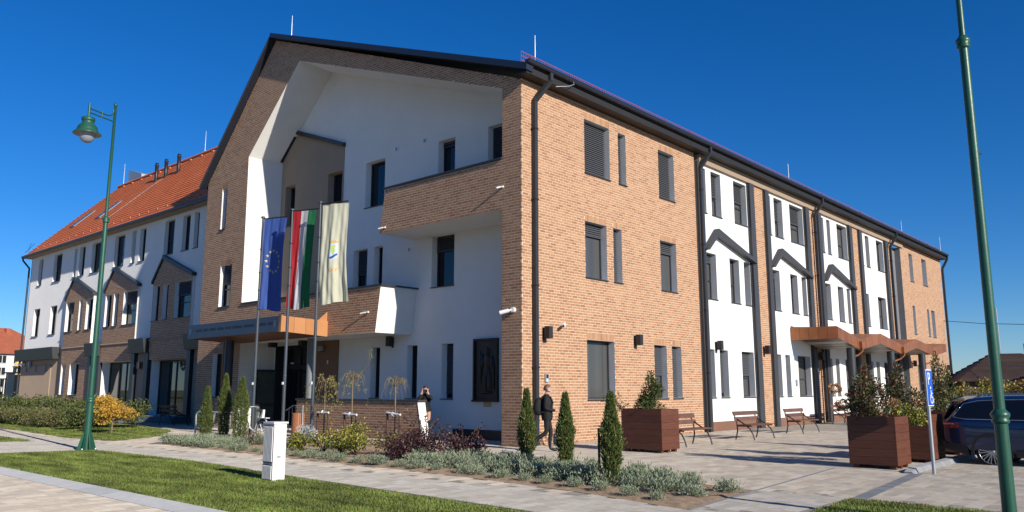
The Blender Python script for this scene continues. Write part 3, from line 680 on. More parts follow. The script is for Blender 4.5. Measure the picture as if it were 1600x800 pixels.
# left wing roof with tiles
RX0, RZ0, RX1, RZ1, RY0, RY1 = .98, 10.82, 7.0, 16.95, 19.0, 47.45
mb = MB(); slab(mb, [(RX0, RY0, RZ0), (RX0, RY1, RZ0), (RX1, RY1, RZ1), (RX1, RY0, RZ1)], .12, 'metal_roof')
slab(mb, [(RX1, RY0, RZ1), (RX1, RY1, RZ1), (13.1, RY1, RZ0), (13.1, RY0, RZ0)], .12, 'metal_roof'); lroof = mb.build('tiled_roof', hall)
mb = MB(); mb.box(RX0 + .03, 1.5, 19.25, RY1 - .05, RZ0 - .16, RZ0 - .12, 'brown_plaster'); mb.build('eaves_box', lroof)
mb = MB(); mb.tube([(RX0 - .02, 19.6, RZ0 - .05), (RX0 - .02, 47.6, RZ0 - .05)], .085, 10, 'navy_trim'); mb.build('gutter', lroof)
downpipe([(RX0, 47.5, 10.75), (RX0, 47.5, 10.55), (1.36, 47.25, 10.0), (1.36, 47.25, .0)], .06, False)
sv = Vector((RX1 - RX0, 0, RZ1 - RZ0)); sL = sv.length; sv.normalize(); nv = Vector((-sv.z, 0, sv.x))
def RP(s, y, h): return Vector((RX0, y, RZ0)) + sv * s + nv * h
TW, TH = .30, .345
def tile_geo(s0, y0):
    o = []
    A = [RP(s0, y0 + .005, .05), RP(s0, y0 + TW * .5, .065), RP(s0, y0 + TW - .005, .05)]
    B = [RP(s0 + TH + .03, y0 + .005, .012), RP(s0 + TH + .03, y0 + TW * .5, .024), RP(s0 + TH + .03, y0 + TW - .005, .012)]
    Cc = [RP(s0, y0 + .005, .0), RP(s0, y0 + TW * .5, .0), RP(s0, y0 + TW - .005, .0)]
    return A + B + Cc, [(0, 1, 4, 3), (1, 2, 5, 4), (0, 6, 7, 1), (1, 7, 8, 2)]
specs = []
for r in range(int(sL / TH)):
    y = RY0 + .3
    while y < RY1 - TW: specs.append((r * TH, y)); y += TW
specs.sort(key=lambda q: (RP(q[0], q[1], 0) - CAM).length)
gV, gF = tile_geo(0, 0); og = RP(0, 0, 0)
tm = npmesh('roof_tile', np.array([tuple(v - og) for v in gV]), np.array(gF), ['tile'])
vis = [q for q in specs if q[1] > 19.6]
for q in vis[:300]: link('roof_tile', tm, lroof, RP(q[0], q[1], 0))
rest = set(vis[:300]); V = []; F = []
for q in specs:
    if q in rest: continue
    v, f = tile_geo(*q); k = len(V); V += [tuple(p) for p in v]; F += [tuple(k + j for j in t) for t in f]
link('roof_tiling', npmesh('roof_tiling', np.array(V), np.array(F), ['tile']), lroof, kind='stuff')
mb = MB(); y = RY0
while y < RY1 - .35: mb.tube([(RX1, y, RZ1 + .03), (RX1, y + .36, RZ1 + .05)], [.11, .125], 8, 'tile'); y += .36
mb.build('ridge_cap', lroof)
mb = MB(); y = 20.5
while y < 46.5:
    p = RP(.55, y, .06); mb.box(p.x - .01, p.x + .03, y, y + .18, p.z - .02, p.z + .07, 'tile'); y += 1.15
y = 20.0
while y < 46.5:
    p = RP(sL - .5, y, .06); mb.box(p.x - .02, p.x + .08, y, y + .2, p.z, p.z + .09, 'tile'); y += 1.5
mb.build('snow_hook', lroof, kind='stuff')
for y, lab in ((37.4, 'black flue pipe on the orange roof, farthest left of three'), (36.0, 'black flue pipe on the orange roof, middle of three'), (34.2, 'black flue pipe on the orange roof, nearest the brick gable')):
    p = RP((5.45 - RX0) / sv.x, y, 0); mb = MB(); mb.lathe([(.17, -.25), (.16, .05), (.115, .1), (.115, 1.05), (.14, 1.07), (.14, 1.14), (.08, 1.16), (.08, 1.22), (.12, 1.23), (.11, 1.27), (0, 1.28)], p, 14, 'black_metal'); mb.build('flue_pipe', None, label=lab, category='flue', group='flue pipes on the orange roof')
for (y0, s0) in ((43.6, 2.6), (39.2, 2.6)):
    mb = MB(); a = [RP(s0, y0, .05), RP(s0, y0 + .8, .05), RP(s0 + 1.9, y0 + .8, .05), RP(s0 + 1.9, y0, .05)]
    mb.hexa(a, [p + nv * .07 for p in a], 'slab_grey'); k = mb.build('roof_window', lroof)
    mb = MB(); a = [RP(s0 + .1, y0 + .1, .125), RP(s0 + .1, y0 + .7, .125), RP(s0 + 1.75, y0 + .7, .125), RP(s0 + 1.75, y0 + .1, .125)]; mb.face(a, 'glass_clear'); mb.build('pane', k)
mb = MB(); mb.hexa([(7.2, 43.8, 16.6), (9.0, 43.8, 16.6), (9.0, 46.3, 16.6), (7.2, 46.3, 16.6)], [(7.2, 44.0, 17.5), (9.0, 44.0, 17.5), (9.0, 46.3, 18.2), (7.2, 46.3, 18.2)], 'galv'); mb.build('roof_hatch', lroof)
mb = MB(); mb.tube([RP(6.2, 35.9, .09), RP(4.2, 36.2, .09), RP(2.4, 36.3, .09), RP(1.4, 36.6, .1)], .011, 6, 'cabinet_side'); mb.build('earth_wire', lroof)
rod((7.0, 46.6, 17.0), 1.7, 'lightning rod at the left end of the orange roof ridge'); rod((7.0, 33.9, 17.0), 1.5, 'lightning rod on the orange roof ridge beside the brick gable')
mb = MB(); mb.tube([(7.0, 33.5, 17.05), (6.95, 20, 17.05)], .012, 5, 'galv'); mb.build('earth_wire', lroof)
mb = MB()
for k in range(2): mb.tube([RP(.2 + k * .25, 47.3, .15), RP(.9, 46.6 + k * .5, .35 + .1 * k)], .014, 5, 'black_metal')
mb.build('eaves_bracket', lroof)

# --- right canopy --------------------------------------------------------------------------
CD = 2.15
zig = [(19.0, 4.38), (21.85, 3.93), (24.85, 4.36), (28.3, 3.93), (30.85, 4.36), (34.4, 4.03), (37.2, 4.38)]
mb = MB()
for (p, q) in zip(zig[:-1], zig[1:]):
    mb.hexa([(p[0], -CD + .05, p[1] - .12), (q[0], -CD + .05, q[1] - .12), (q[0], -.02, q[1] - .02), (p[0], -.02, p[1] - .02)],
            [(p[0], -CD + .05, p[1] - .02), (q[0], -CD + .05, q[1] - .02), (q[0], -.02, q[1] + .08), (p[0], -.02, p[1] + .08)], 'copper')
rc = mb.build('folded_canopy', hall)
for (p, q) in zip(zig[:-1], zig[1:]):                  # standing-seam copper panels along the fascia
    n = round((q[0] - p[0]) / .42)
    for i in range(n):
        a0 = p[0] + (q[0] - p[0]) * (i + .015) / n; a1 = p[0] + (q[0] - p[0]) * (i + .985) / n
        zt = lambda a: p[1] + (q[1] - p[1]) * (a - p[0]) / (q[0] - p[0])
        c = MB(); c.prism(FR, [(a0, zt(a0) - .50), (a1, zt(a1) - .50), (a1, zt(a1)), (a0, zt(a0))], CD - .035, CD, 'copper'); c.build('copper_panel', rc)
    n = max(3, round((q[0] - p[0]) / .55))             # pale underside boards with dark gaps
    for i in range(n):
        a0 = p[0] + (q[0] - p[0]) * (i + .06) / n; a1 = p[0] + (q[0] - p[0]) * (i + .94) / n
        zb = lambda a: p[1] + (q[1] - p[1]) * (a - p[0]) / (q[0] - p[0]) - .42
        c = MB(); c.hexa([(a0, -CD + .06, zb(a0)), (a1, -CD + .06, zb(a1)), (a1, -.25, zb(a1)), (a0, -.25, zb(a0))], [(a0, -CD + .06, zb(a0) + .03), (a1, -CD + .06, zb(a1) + .03), (a1, -.25, zb(a1) + .03), (a0, -.25, zb(a0) + .03)], 'soffit_white'); c.build('soffit_board', rc)
for i in range(5):
    y1 = -.01 - i * (CD - .02) / 5; y0 = y1 - (CD - .02) / 5 + .012
    c = MB(); c.box(18.96, 18.99, y0, y1, 3.84, 4.40, 'copper'); c.build('copper_panel', rc)
c = MB(); c.hexa([(18.97, -.02, 4.40), (18.97, -.30, 4.40), (18.97, -.02, 4.52)], [(19.0, -.02, 4.40), (19.0, -.30, 4.40), (19.0, -.02, 4.52)], 'copper'); c.build('copper_flashing', rc)
for u, zt in ((21.2, 3.52), (27.1, 3.55), (32.7, 3.6)):
    mb = MB(); mb.tube([(u, -1.9, 0), (u, -1.9, zt)], .19, 20, 'anthracite'); mb.build('column', rc)
for u in (21.85, 28.3, 34.4):
    mb = MB(); mb.box(u - .2, u + .2, -CD - .14, -CD + .0, 3.5, 3.82, 'copper'); mb.tube([(u, -CD - .07, 3.52), (u, -CD - .07, 3.38), (u - .1, -CD + .1, 3.2), (u - .35, -1.72, 3.05), (u - .4, -1.7, 2.9), (u - .4, -1.7, .02)], .05, 10, 'copper'); mb.build('rain_hopper', rc)

# --- small fixtures on the walls ------------------------------------------------------------
def wall_lamp(P, a, z, lab):
    t = thing('wall_lamp', lab, 'wall lamp', group='black up and down wall lamps')
    mb = MB(); mb.prism(P, rect((a - .05, a + .05, z - .22, z + .16)), .0, .03, 'dark_lamp'); mb.prism(P, rect((a - .03, a + .03, z - .03, z + .03)), .03, .1, 'dark_lamp'); mb.build('wall_plate', t)
    mb = MB(); mb.prism(P, rect((a - .09, a + .09, z - .17, z + .19)), .1, .28, 'dark_lamp'); mb.build('lamp_box', t)
wall_lamp(FR, .98, 3.25, 'black wall lamp on the sunny brick wall nearest the building corner')
wall_lamp(FR, 5.86, 3.25, 'black wall lamp on the sunny brick wall right of the big ground floor window')
wall_lamp(FR, 11.66, 3.3, 'black wall lamp on the first white plaster bay above two narrow windows')
wall_lamp(FR, 15.98, 3.28, 'black wall lamp on the first narrow brick pier')
wall_lamp(FR, 22.1, 3.2, 'black wall lamp on the brick pier under the copper canopy left end')
wall_lamp(FR, 37.6, 3.2, 'black wall lamp on far brick wall under the canopy right end')
wall_lamp(FR, 45.6, 3.1, 'black wall lamp at the far right corner of the building')
wall_lamp(FB, 7.72, 3.32, 'black wall lamp on the shaded white wall below the brick band')
wall_lamp(FL, 28.1, 2.85, 'black wall lamp on tan pier between the two shop fronts')
wall_lamp(FL, 21.6, 2.9, 'black wall lamp on tan pier under the left end of the entrance canopy')
def cctv(P, a, z, da, lab, s=1.0):
    t = thing('security_camera', lab, 'camera')
    o = Vector(P(a, z, 0)); e = Vector(P(a + da, z - .09 * s, .32 * s)); k = Vector(P(a, z, .1 * s))
    mb = MB(); mb.tube([o, k], .075 * s, 14, 'white_paint'); mb.tube([k, k + (e - k) * .3], .03 * s, 8, 'white_paint'); mb.build('bracket', t)
    mb = MB(); mb.tube([k + (e - k) * .25, e], .062 * s, 12, 'white_paint'); mb.build('body', t)
    mb = MB(); mb.tube([e, e + (e - k) * .02], .045 * s, 12, 'black_metal'); mb.build('lens', t)
cctv(F0, .3, 3.88, .28, 'white bullet camera on the shaded brick pier beside the recess')
cctv(FR, 1.9, 3.55, -.3, 'small white camera on the sunny brick wall near the corner', .8)
cctv(F0, .75, 7.65, .12, 'tiny camera on the brick balcony front near the pier', .5)
cctv(F0, 7.1, 4.25, .25, 'tiny dark camera on the lower brick band near its white end', .5)
cctv(F0, 6.3, 7.15, .2, 'tiny camera at the lower left end of the brick balcony', .45)
mb = MB(); mb.prism(FR, rect((1.0, 1.16, 1.80, 2.06)), .012, .045, 'cabinet_side'); ic = mb.build('intercom', None, label='small grey intercom plate on brick beside the corner downpipe', category='intercom')
mb = MB(); mb.prism(FR, rect((1.03, 1.13, 1.93, 2.03)), .045, .051, 'black_metal'); mb.prism(FR, rect((1.05, 1.11, 1.83, 1.89)), .045, .051, 'sign_white'); mb.build('keypad', ic)
mb = MB(); mb.prism(FR, rect((19.25, 19.4, 1.75, 2.05)), -.01, .04, 'cabinet_side'); mb.build('intercom', None, label='small dark intercom on white bay wall under the copper canopy', category='intercom')
for a, z, lab in ((7.77, 10.66, 'small square vent in white gable wall right of the tall window'), (6.17, 10.65, 'small square vent in white gable wall above the brick balcony'), (6.9, 6.65, 'small square vent in white wall just under the balcony end')):
    mb = MB(); mb.prism(FB, rect((a - .09, a + .09, z - .09, z + .09)), .003, .03, 'white_paint'); v = mb.build('wall_vent', None, label=lab, category='vent', group='square vents in the white wall')
    mb = MB()
    for k in range(3): mb.prism(FB, rect((a - .05, a + .05, z - .055 + k * .04, z - .03 + k * .04)), .03, .034, 'anthracite')
    mb.build('grille', v)
# bronze relief panel and plaque (a plain stand-in figure in low relief)
rp = thing('relief_panel', 'tall dark bronze relief panel of a standing figure on the shaded white wall', 'relief')
mb = MB(); mb.prism(FB, rect((2.42, 3.5, 1.24, 3.24)), .004, .05, 'bronze'); mb.prism(FB, rect((2.38, 3.54, 1.2, 1.26)), .05, .13, 'bronze')
for q in ((2.42, 2.48, 1.26, 3.24), (3.44, 3.5, 1.26, 3.24), (2.48, 3.44, 3.18, 3.24)): mb.prism(FB, rect(q), .05, .11, 'bronze')
mb.build('backing', rp)
bmf = MB()
def blob(cx, cz, rx, rz, d=.07):
    V = []; n = 12
    for (f, h) in ((1, 0), (.8, .6), (.45, .9), (.02, 1)):
        for k in range(n): t = 2 * PI * k / n; V.append(FB(cx + rx * f * math.cos(t), cz + rz * f * math.sin(t), .05 + d * h))
    bmf.shared(V, [(i * n + k, i * n + (k + 1) % n, (i + 1) * n + (k + 1) % n, (i + 1) * n + k) for i in range(3) for k in range(n)], 'bronze', True)
for b in ((2.88, 2.83, .09, .12), (2.88, 2.5, .2, .24), (2.9, 2.2, .16, .22), (2.98, 1.85, .1, .34), (2.78, 1.85, .1, .34), (2.68, 2.45, .07, .26), (3.1, 2.5, .06, .26), (2.62, 2.2, .08, .1), (2.6, 2.0, .06, .5), (3.2, 2.3, .07, .6), (2.9, 1.5, .3, .05)): blob(*b)
bmf.build('figure', rp)
mb = MB(); mb.prism(FB, rect((2.76, 3.08, 1.04, 1.2)), .003, .025, 'brass'); mb.build('plaque', None, label='small brass plaque on white wall below the bronze relief', category='plaque')
mb = MB(); mb.prism(FB, rect((12.1, 12.3, 2.62, 2.68)), .051, .058, 'lettering'); mb.prism(FB, rect((11.62, 11.68, 2.6, 2.74)), .051, .07, 'white_paint'); mb.build('wall_sign', None, label='small sign and switch on brown entrance panel', category='sign')
mb = MB(); mb.lathe([(.11, 0), (.13, .03), (.13, .16), (.1, .2)], (1.5, 12.0, 3.1), 14, 'cabinet_side'); mb.lathe([(.02, .0), (.1, -.02), (.11, 0)], (1.5, 12.0, 3.1), 14, 'black_metal'); mb.build('dome_camera', None, label='grey dome camera under the brick band by the brown panel', category='camera')
mb = MB(); mb.prism(FL, rect((46.3, 46.9, 3.2, 3.34)), .05, .3, 'white_paint'); mb.build('floodlight', None, label='white floodlight at the far left corner of the wing', category='lamp')
mb = MB(); mb.prism(FL, rect((45.0, 45.25, 3.0, 3.42)), .065, .2, 'cabinet_side'); mb.build('alarm_box', None, label='small pale alarm box on tan wall under the dark apron', category='alarm box')

# ------------------------------------------------------------------ low ramp wall, railing, bin
lowt = thing('low_wall', 'low brick ramp wall with dark coping and white slanted end beside the entrance', 'wall')
LWP = mkF(-.3)
LPoly = [(3.86, 0), (4.12, 1.2), (10.8, 1.2), (10.8, 0)]
mb = MB(); mb.poly(lambda a, z: LWP(a, z), LPoly, 'mortar'); mb.poly(lambda a, z: LWP(a, z, -.3), LPoly, 'plaster'); mb.face([LWP(10.8, 0, 0), LWP(10.8, 1.2, 0), LWP(10.8, 1.2, -.3), LWP(10.8, 0, -.3)], 'plaster'); lwl = mb.build('brick_wall', lowt)
lay(lwl, LWP, LPoly)
mb = MB(); mb.hexa([LWP(3.86, 0, 0), LWP(3.86, 0, -.3), LWP(4.12, 1.2, -.3), LWP(4.12, 1.2, 0)], [LWP(3.83, 0, 0.014), LWP(3.83, 0, -.3), LWP(4.09, 1.2, -.3), LWP(4.09, 1.2, .014)], 'plaster'); mb.build('white_end', lowt)
mb = MB(); mb.prism(LWP, [(4.05, 1.203), (10.85, 1.203), (10.85, 1.27), (4.05, 1.27)], -.33, .04, 'pilaster'); mb.build('coping', lowt)
flush_bricks()

# ------------------------------------------------------------------ ground, paving, lawns, bed
def sheet(name, pts, z, m, **k):
    mb = MB(); mb.face([(x, y, z) for x, y in pts], m); return mb.build(name, None, **k)
sheet('ground', [(-900, -900), (1200, -900), (1200, 1200), (-900, 1200)], -.08, 'ground', kind='structure')
bed = [(-6.25, 9.35), (-6.38, 3), (-6.5, -3.8), (-6.87, -7.1), (-7.44, -9.45), (-4.86, -9.22), (-4.55, -7.8), (-3.75, -3.2), (-3.3, .6), (-2.2, 2.6), (-.75, 3.6), (-.75, 6.6), (-3.4, 7.2), (-4.2, 9.3)]
lawnA = [(-8.45, 2.5), (-8.55, 6.6), (-8.75, 7.4), (-10.9, 8.0), (-11.75, 8.4), (-11.75, -18), (-9.6, -18), (-9.1, -8), (-8.85, -2.7), (-8.5, 1.2)]
lawnB = [(-6.55, 11.2), (-4.2, 13.0), (-2.5, 16), (-1.6, 21), (-2.5, 40), (-6.6, 40), (-6.1, 24), (-6.9, 14)]
lawnC = [(-4.95, -10.72), (-6.55, -10.78), (-8.2, -12.0), (-8.6, -18), (-5.2, -18), (-5.02, -12.2)]
lawnD = [(-8.3, 13.2), (-8.0, 26), (-11.7, 26), (-11.7, 14.5)]
sheet('plaza', [(-12.1, -40), (60, -40), (60, 60), (-12.1, 60)], -.006, 'far_paving', kind='structure')
pl_m = MB(); plz = bpy.data.objects['plaza']
sheet('road', [(-60, -60), (-12.1, -60), (-12.1, 80), (-60, 80)], -.009, 'far_paving', kind='structure')
mb = MB()
PW, PH = .40, .20
specs = []
regions = [bed, lawnA, lawnB, lawnC, lawnD]
ok = lambda x, y: not any(inpoly(x, y, r) for r in regions)
def paved(x0, x1, y0, y1, mname, w, h, far=34.0, zoff=0.0):
    r = 0; y = y0
    while y < y1:
        x = x0 + (r % 3) * w * .37
        while x < x1:
            ww = w * (1 if (int(x * 7) + r) % 4 else .62)
            cx, cy = x + ww / 2, y + h / 2
            d = math.hypot(cx - CAM.x, cy - CAM.y)
            dx, dy = cx - CAM.x, cy - CAM.y; fwd = dx * math.cos(ya) + dy * math.sin(ya); side = dx * math.sin(ya) - dy * math.cos(ya)
            if d < far and fwd > 2 and abs(side) < fwd * .70 + 1.5 and ok(cx, cy) and not (cx > -.02 and cy > -.02 and not (cx < 1.64 and .8 < cy < 15.6)) and not (cx > 1.4 and cy > 19): specs.append((d, x, y, ww, h, mname, zoff))
            x += ww
        y += h; r += 1
# plaza (beige) and the path along the lawn (grey), a dark strip and edging between them
paved(-4.85, 22, -22, -9.0, 'paver', .42, .21); paved(-7.3, 22, -8.98, -.0, 'paver', .42, .21); paved(-7.3, 1.7, .0, 22, 'paver', .42, .21, 40)
paved(-12.1, -7.3, -10.6, 26, 'paver_grey', .42, .21, 40); paved(-7.3, -4.88, -10.6, -9.0, 'paver_grey', .42, .21)
paved(-19, -12.13, -10, 16, 'paver', .42, .21, 34, -.004)
specs.sort(key=lambda s: s[0])
def paver_geo(x, y, w, h, tilt=0.0):
    j = .002; b = .0012; z = 0.0
    o = [(x + j, y + j, -.004), (x + w - j, y + j, -.004), (x + w - j, y + h - j, -.004), (x + j, y + h - j, -.004)]
    i = [(x + j + b, y + j + b, z), (x + w - j - b, y + j + b, z), (x + w - j - b, y + h - j - b, z), (x + j + b, y + h - j - b, z)]
    return o + i, [(4, 5, 6, 7), (0, 1, 5, 4), (1, 2, 6, 5), (2, 3, 7, 6), (3, 0, 4, 7)]
pmesh = {}
for (d, x, y, w, h, mn, zo) in specs[:300]:
    key = (round(w, 3), mn)
    if key not in pmesh: V, F = paver_geo(0, 0, w, h); pmesh[key] = npmesh('paving_stone', np.array(V), np.array(F), [mn])
    link('paving_stone', pmesh[key], plz, (x, y, zo + random.uniform(-.001, .001)))
for mn in ('paver', 'paver_grey'):
    V = []; F = []
    for (d, x, y, w, h, m2, zo) in specs[300:]:
        if m2 == mn:
            v, f = paver_geo(x, y, w, h); dz = zo + random.uniform(-.001, .001); k = len(V)
            V += [(a, b, c + dz) for a, b, c in v]; F += [tuple(k + j for j in q) for q in f]
    link('paving', npmesh('paving', np.array(V), np.array(F), [mn]), plz, kind='stuff')
def strip(name, pts, z0, z1, m, parent=None, **k):
    mb = MB(); mb.hexa([(x, y, z0) for x, y in pts], [(x, y, z1) for x, y in pts], m); return mb.build(name, parent, **k)
strip('edging_strip', [(-.2, -8.74), (-7.4, -9.42), (-7.4, -9.47), (-.2, -8.79)], -.02, .006, 'paver_dark', plz)
for i in range(22):
    a0 = -.42 - i * .2; strip('dark_paving_stone', [(a0, -10.28 - i * .018), (a0 - .19, -10.297 - i * .018), (a0 - .19, -10.51 - i * .018), (a0, -10.49 - i * .018)], -.02, .006, 'paver_dark', plz)
strip('edging_strip', [(-8.40, 2.5), (-8.43, 2.5), (-9.0, -8), (-8.97, -8)], -.02, .012, 'paver_dark', plz)
# kerbs
kr = bpy.data.objects['road']
for i in range(22):
    y0 = 9.0 - i * 1.0
    mb = MB(); mb.hexa([(-12.12, y0 - .985, -.08), (-11.75, y0 - .985, -.08), (-11.75, y0, -.08), (-12.12, y0, -.08)], [(-12.12, y0 - .985, .002), (-11.75, y0 - .985, .035), (-11.75, y0, .035), (-12.12, y0, .002)], 'kerb'); mb.build('kerb_stone', kr)
pk = sheet('parking_bay', [(-.3, -40), (40, -40), (40, -10.34), (-.3, -10.34)], -.004, 'far_paving', kind='structure')
for i in range(17):
    a0 = -.42 + i * .33
    mb = MB(); mb.hexa([(a0, -10.36, -.02), (a0 + .32, -10.36, -.02), (a0 + .32, -10.16, -.02), (a0, -10.16, -.02)], [(a0, -10.30, .09 if i else .03), (a0 + .32, -10.30, .09), (a0 + .32, -10.16, .10), (a0, -10.16, .10 if i else .03)], 'kerb'); mb.build('kerb_stone', pk)
strip('edging_strip', [(-.25, -10.95), (14, -10.95), (14, -11.02), (-.25, -11.02)], -.02, .008, 'paver_dark', pk) if False else None
# soil of the planting bed, gently uneven
def soil(name, P, z=.012, res=.16):
    sheet('soil', P, .001, 'soil', kind='structure')
    xs = [p[0] for p in P]; ys = [p[1] for p in P]; mb = MB(); x = min(xs)
    idx = {}; V = []; F = []
    nx = int((max(xs) - min(xs)) / res) + 2; ny = int((max(ys) - min(ys)) / res) + 2
    def vid(i, j):
        if (i, j) not in idx: idx[(i, j)] = len(V); V.append((min(xs) + i * res, min(ys) + j * res, z + random.uniform(-.012, .026)))
        return idx[(i, j)]
    for i in range(nx):
        for j in range(ny):
            if all(inpoly(min(xs) + (i + a) * res, min(ys) + (j + b) * res, P) for a in (0, 1) for b in (0, 1)): F.append((vid(i, j), vid(i + 1, j), vid(i + 1, j + 1), vid(i, j + 1)))
    cnt = [0] * len(V)
    for f in F:
        for k in f: cnt[k] += 1
    V = [(a, b, c if n_ == 4 else -.004) for (a, b, c), n_ in zip(V, cnt)]
    return link(name, npmesh(name, np.array(V), np.array(F), ['soil']), None, kind='structure')
soil('planting_bed', bed)
def lawn(name, P, dens, hgt, lim):
    sheet('lawn', P, .002, 'turf', kind='structure')
    xs = [p[0] for p in P]; ys = [p[1] for p in P]
    n = int((max(xs) - min(xs)) * (max(ys) - min(ys)) * dens)
    X = rng.uniform(min(xs), max(xs), n); Y = rng.uniform(min(ys), max(ys), n)
    keep = np.array([inpoly(a, b, P) for a, b in zip(X, Y)]); X = X[keep]; Y = Y[keep]
    d = np.hypot(X - CAM.x, Y - CAM.y); dx = X - CAM.x; dy = Y - CAM.y; fwd = dx * math.cos(ya) + dy * math.sin(ya); side = dx * math.sin(ya) - dy * math.cos(ya)
    vis = (fwd > 1) & (np.abs(side) < fwd * .72 + 1); X = X[vis]; Y = Y[vis]; n = len(X)
    B = np.stack([X, Y, np.zeros(n)], 1); dr = np.stack([rng.normal(0, .45, n), rng.normal(0, .45, n), np.ones(n)], 1)
    L = hgt * rng.uniform(.6, 1.25, n); wd = .007 * (1 + np.hypot(X - CAM.x, Y - CAM.y) / 14)
    V, F = leafquads(B, dr, L, wd)
    link('grass', npmesh('grass', V, F, ['grass']), None, kind='stuff')
lawn('lawn', lawnA, 2600, .055, 30); lawn('lawn', lawnC, 2600, .05, 30); lawn('lawn', lawnB, 500, .06, 60); lawn('lawn', lawnD, 500, .06, 60)

# ------------------------------------------------------------------ plants
def plantmesh(name, parts):
    """join numpy leaf sets [(V, F, mat)] into one mesh"""
    Vs = []; Fs = []; mi = []; k = 0; mats = []
    for V, F, m in parts:
        Vs.append(V); Fs.append(F + k); k += len(V)
        if m not in mats: mats.append(m)
        mi += [mats.index(m)] * len(F)
    return npmesh(name, np.concatenate(Vs), np.concatenate(Fs), mats, mi)
def lav_mesh(n=800, r=.20, h=.27):
    az = rng.uniform(0, 2 * PI, n); el = np.arccos(rng.uniform(.05, 1, n))
    d = np.stack([np.sin(el) * np.cos(az), np.sin(el) * np.sin(az), np.cos(el) * 1.25], 1)
    root = rng.normal(0, r * .38, (n, 3)) * [1, 1, 0]; root[:, 2] = .015
    base = root + d * [r, r, h * .8] * rng.uniform(.30, .78, (n, 1))
    up = d + [0, 0, .35] + rng.normal(0, .3, (n, 3))
    V, F = leafquads(base, up, rng.uniform(.035, .075, n), rng.uniform(.010, .020, n))
    return plantmesh('foliage', [(V, F, 'lav')])
LAV = [lav_mesh(), lav_mesh(850, .22, .28), lav_mesh(700, .18, .25), lav_mesh(950, .23, .31)]
def edge_x(y):                                          # front edge of the bed
    P = [(9.35, -6.25), (3, -6.38), (-3.8, -6.5), (-7.1, -6.87), (-9.45, -7.44)]
    for (y0, x0), (y1, x1) in zip(P[:-1], P[1:]):
        if y1 <= y <= y0: return x0 + (x1 - x0) * (y0 - y) / (y0 - y1)
    return P[0][1]
def lavender(x, y, s, lab, grp):
    o = link('lavender_bush', random.choice(LAV), None, (x, y, .01), (random.uniform(-.12, .12), random.uniform(-.12, .12), random.uniform(0, 6.28)), (s, s, s * random.uniform(.85, 1.15)))
    o['label'] = lab; o['category'] = 'bush'; o['group'] = grp
y = 9.0
while y > 6.4:
    for r in range(4):
        lavender(edge_x(y) + .3 + r * .5 + random.uniform(-.08, .08), y - (r % 2) * .25 + random.uniform(-.08, .08), random.uniform(.9, 1.2), 'lavender bush in %s of the left bed, %s' % (('the path side row', 'the second row', 'the third row', 'the back row')[r], 'at its far left end' if y > 8.6 else ('below the thuja trio' if y > 7.1 else 'just left of the cabinet')), 'lavender under the left thujas')
    y -= .5
y = 6.2
while y > -1.6:
    lavender(edge_x(y) + .3 + random.uniform(-.05, .08), y, random.uniform(.62, .85), 'small lavender bush in the spaced single row, %s' % ('just behind the cabinet' if y > 4.6 else ('before the golden shrubs left part' if y > 2.6 else ('before the golden shrubs right part' if y > .4 else 'before the first purple shrubs'))), 'spaced lavender row along the path'); y -= .62
y = -1.4
while y > -8.9:
    n = 5 if y > -8.0 else 4
    for r in range(n):
        x = edge_x(y) + (.32 if r == 0 else .92 + (r - 1) * .45)
        yy = y - (r % 2) * .3 + random.uniform(-.1, .1)
        if not inpoly(x, yy, bed): continue
        s = random.uniform(.55, .78) if r == 0 else random.uniform(.98, 1.2)
        if y < -7.9: s *= .86
        if r == 0: lavender(x, yy, s, 'small lavender bush on the bare soil edge, %s' % ('before the purple shrubs' if yy > -2.6 else ('before the first right thuja' if yy > -4.5 else ('before the second right thuja' if yy > -6.2 else ('before the third right thuja' if yy > -7.8 else 'at the right bed corner')))), 'front lavender below the right thujas')
        else:
            zone = 'between purple shrubs and first right thuja' if yy > -3.6 else ('between first and second right thuja' if yy > -5.1 else ('between second and third right thuja' if yy > -7.1 else 'right of the last thuja towards the bed corner'))
            row = ('second row', 'middle row', 'third row', 'row nearest the plaza')[min(r - 1, 3)]
            lavender(x + random.uniform(-.08, .08), yy, s, 'full lavender bush, %s, %s' % (row, zone), 'dense lavender around the right thujas')
    y -= .60
def thuja_mesh(h, r, n=8000, lean=0):
    t = rng.random(n) ** .75; z = .06 + t * (h - .06); az = rng.uniform(0, 2 * PI, n)
    prof = r * np.minimum(1, (1 - t) ** .8 * 1.75 + .06) * (.70 + .30 * np.sin(np.minimum(t * 4.5, 1.57)))
    lump = .84 + .20 * np.sin(az * 3 + z * 9) * np.sin(z * 13 + az) + .10 * rng.normal(size=n)
    rr = prof * lump * (rng.uniform(.25, 1, n) ** .38) * np.where(rng.random(n) < .04, 1.35, 1.0) * (1 + .16 * np.sin(z * 5.3 + h * 7))
    B = np.stack([rr * np.cos(az), rr * np.sin(az), z], 1)
    d = np.stack([np.cos(az) * .55, np.sin(az) * .55, np.ones(n)], 1) + rng.normal(0, .28, (n, 3))
    V, F = leafquads(B, d, rng.uniform(.035, .085, n), rng.uniform(.013, .026, n))
    return plantmesh('crown', [(V, F, 'thuja')])
def thuja(p, h, r, lab, stake=True):
    t = thing('thuja_tree', lab, 'conifer', (p[0], p[1], 0), random.uniform(0, 6))
    link('crown', thuja_mesh(h, r), t)
    mb = MB(); mb.tube([(0, 0, 0), (0, 0, h * .8)], [.025, .01], 6, 'bark_dark'); mb.build('trunk', t)
thuja((-4.15, -3.75), 1.58, .168, 'slim thuja left of the walking man, before the building corner')
thuja((-4.6, -5.15), 1.50, .165, 'thuja just right of the walking man, middle of the right three')
thuja((-5.9, -7.15), 1.52, .165, 'thuja with a dark stake before the left planter box')
thuja((-4.76, 8.95), 1.66, .185, 'leftmost of the three thujas in front of the bicycle rack')
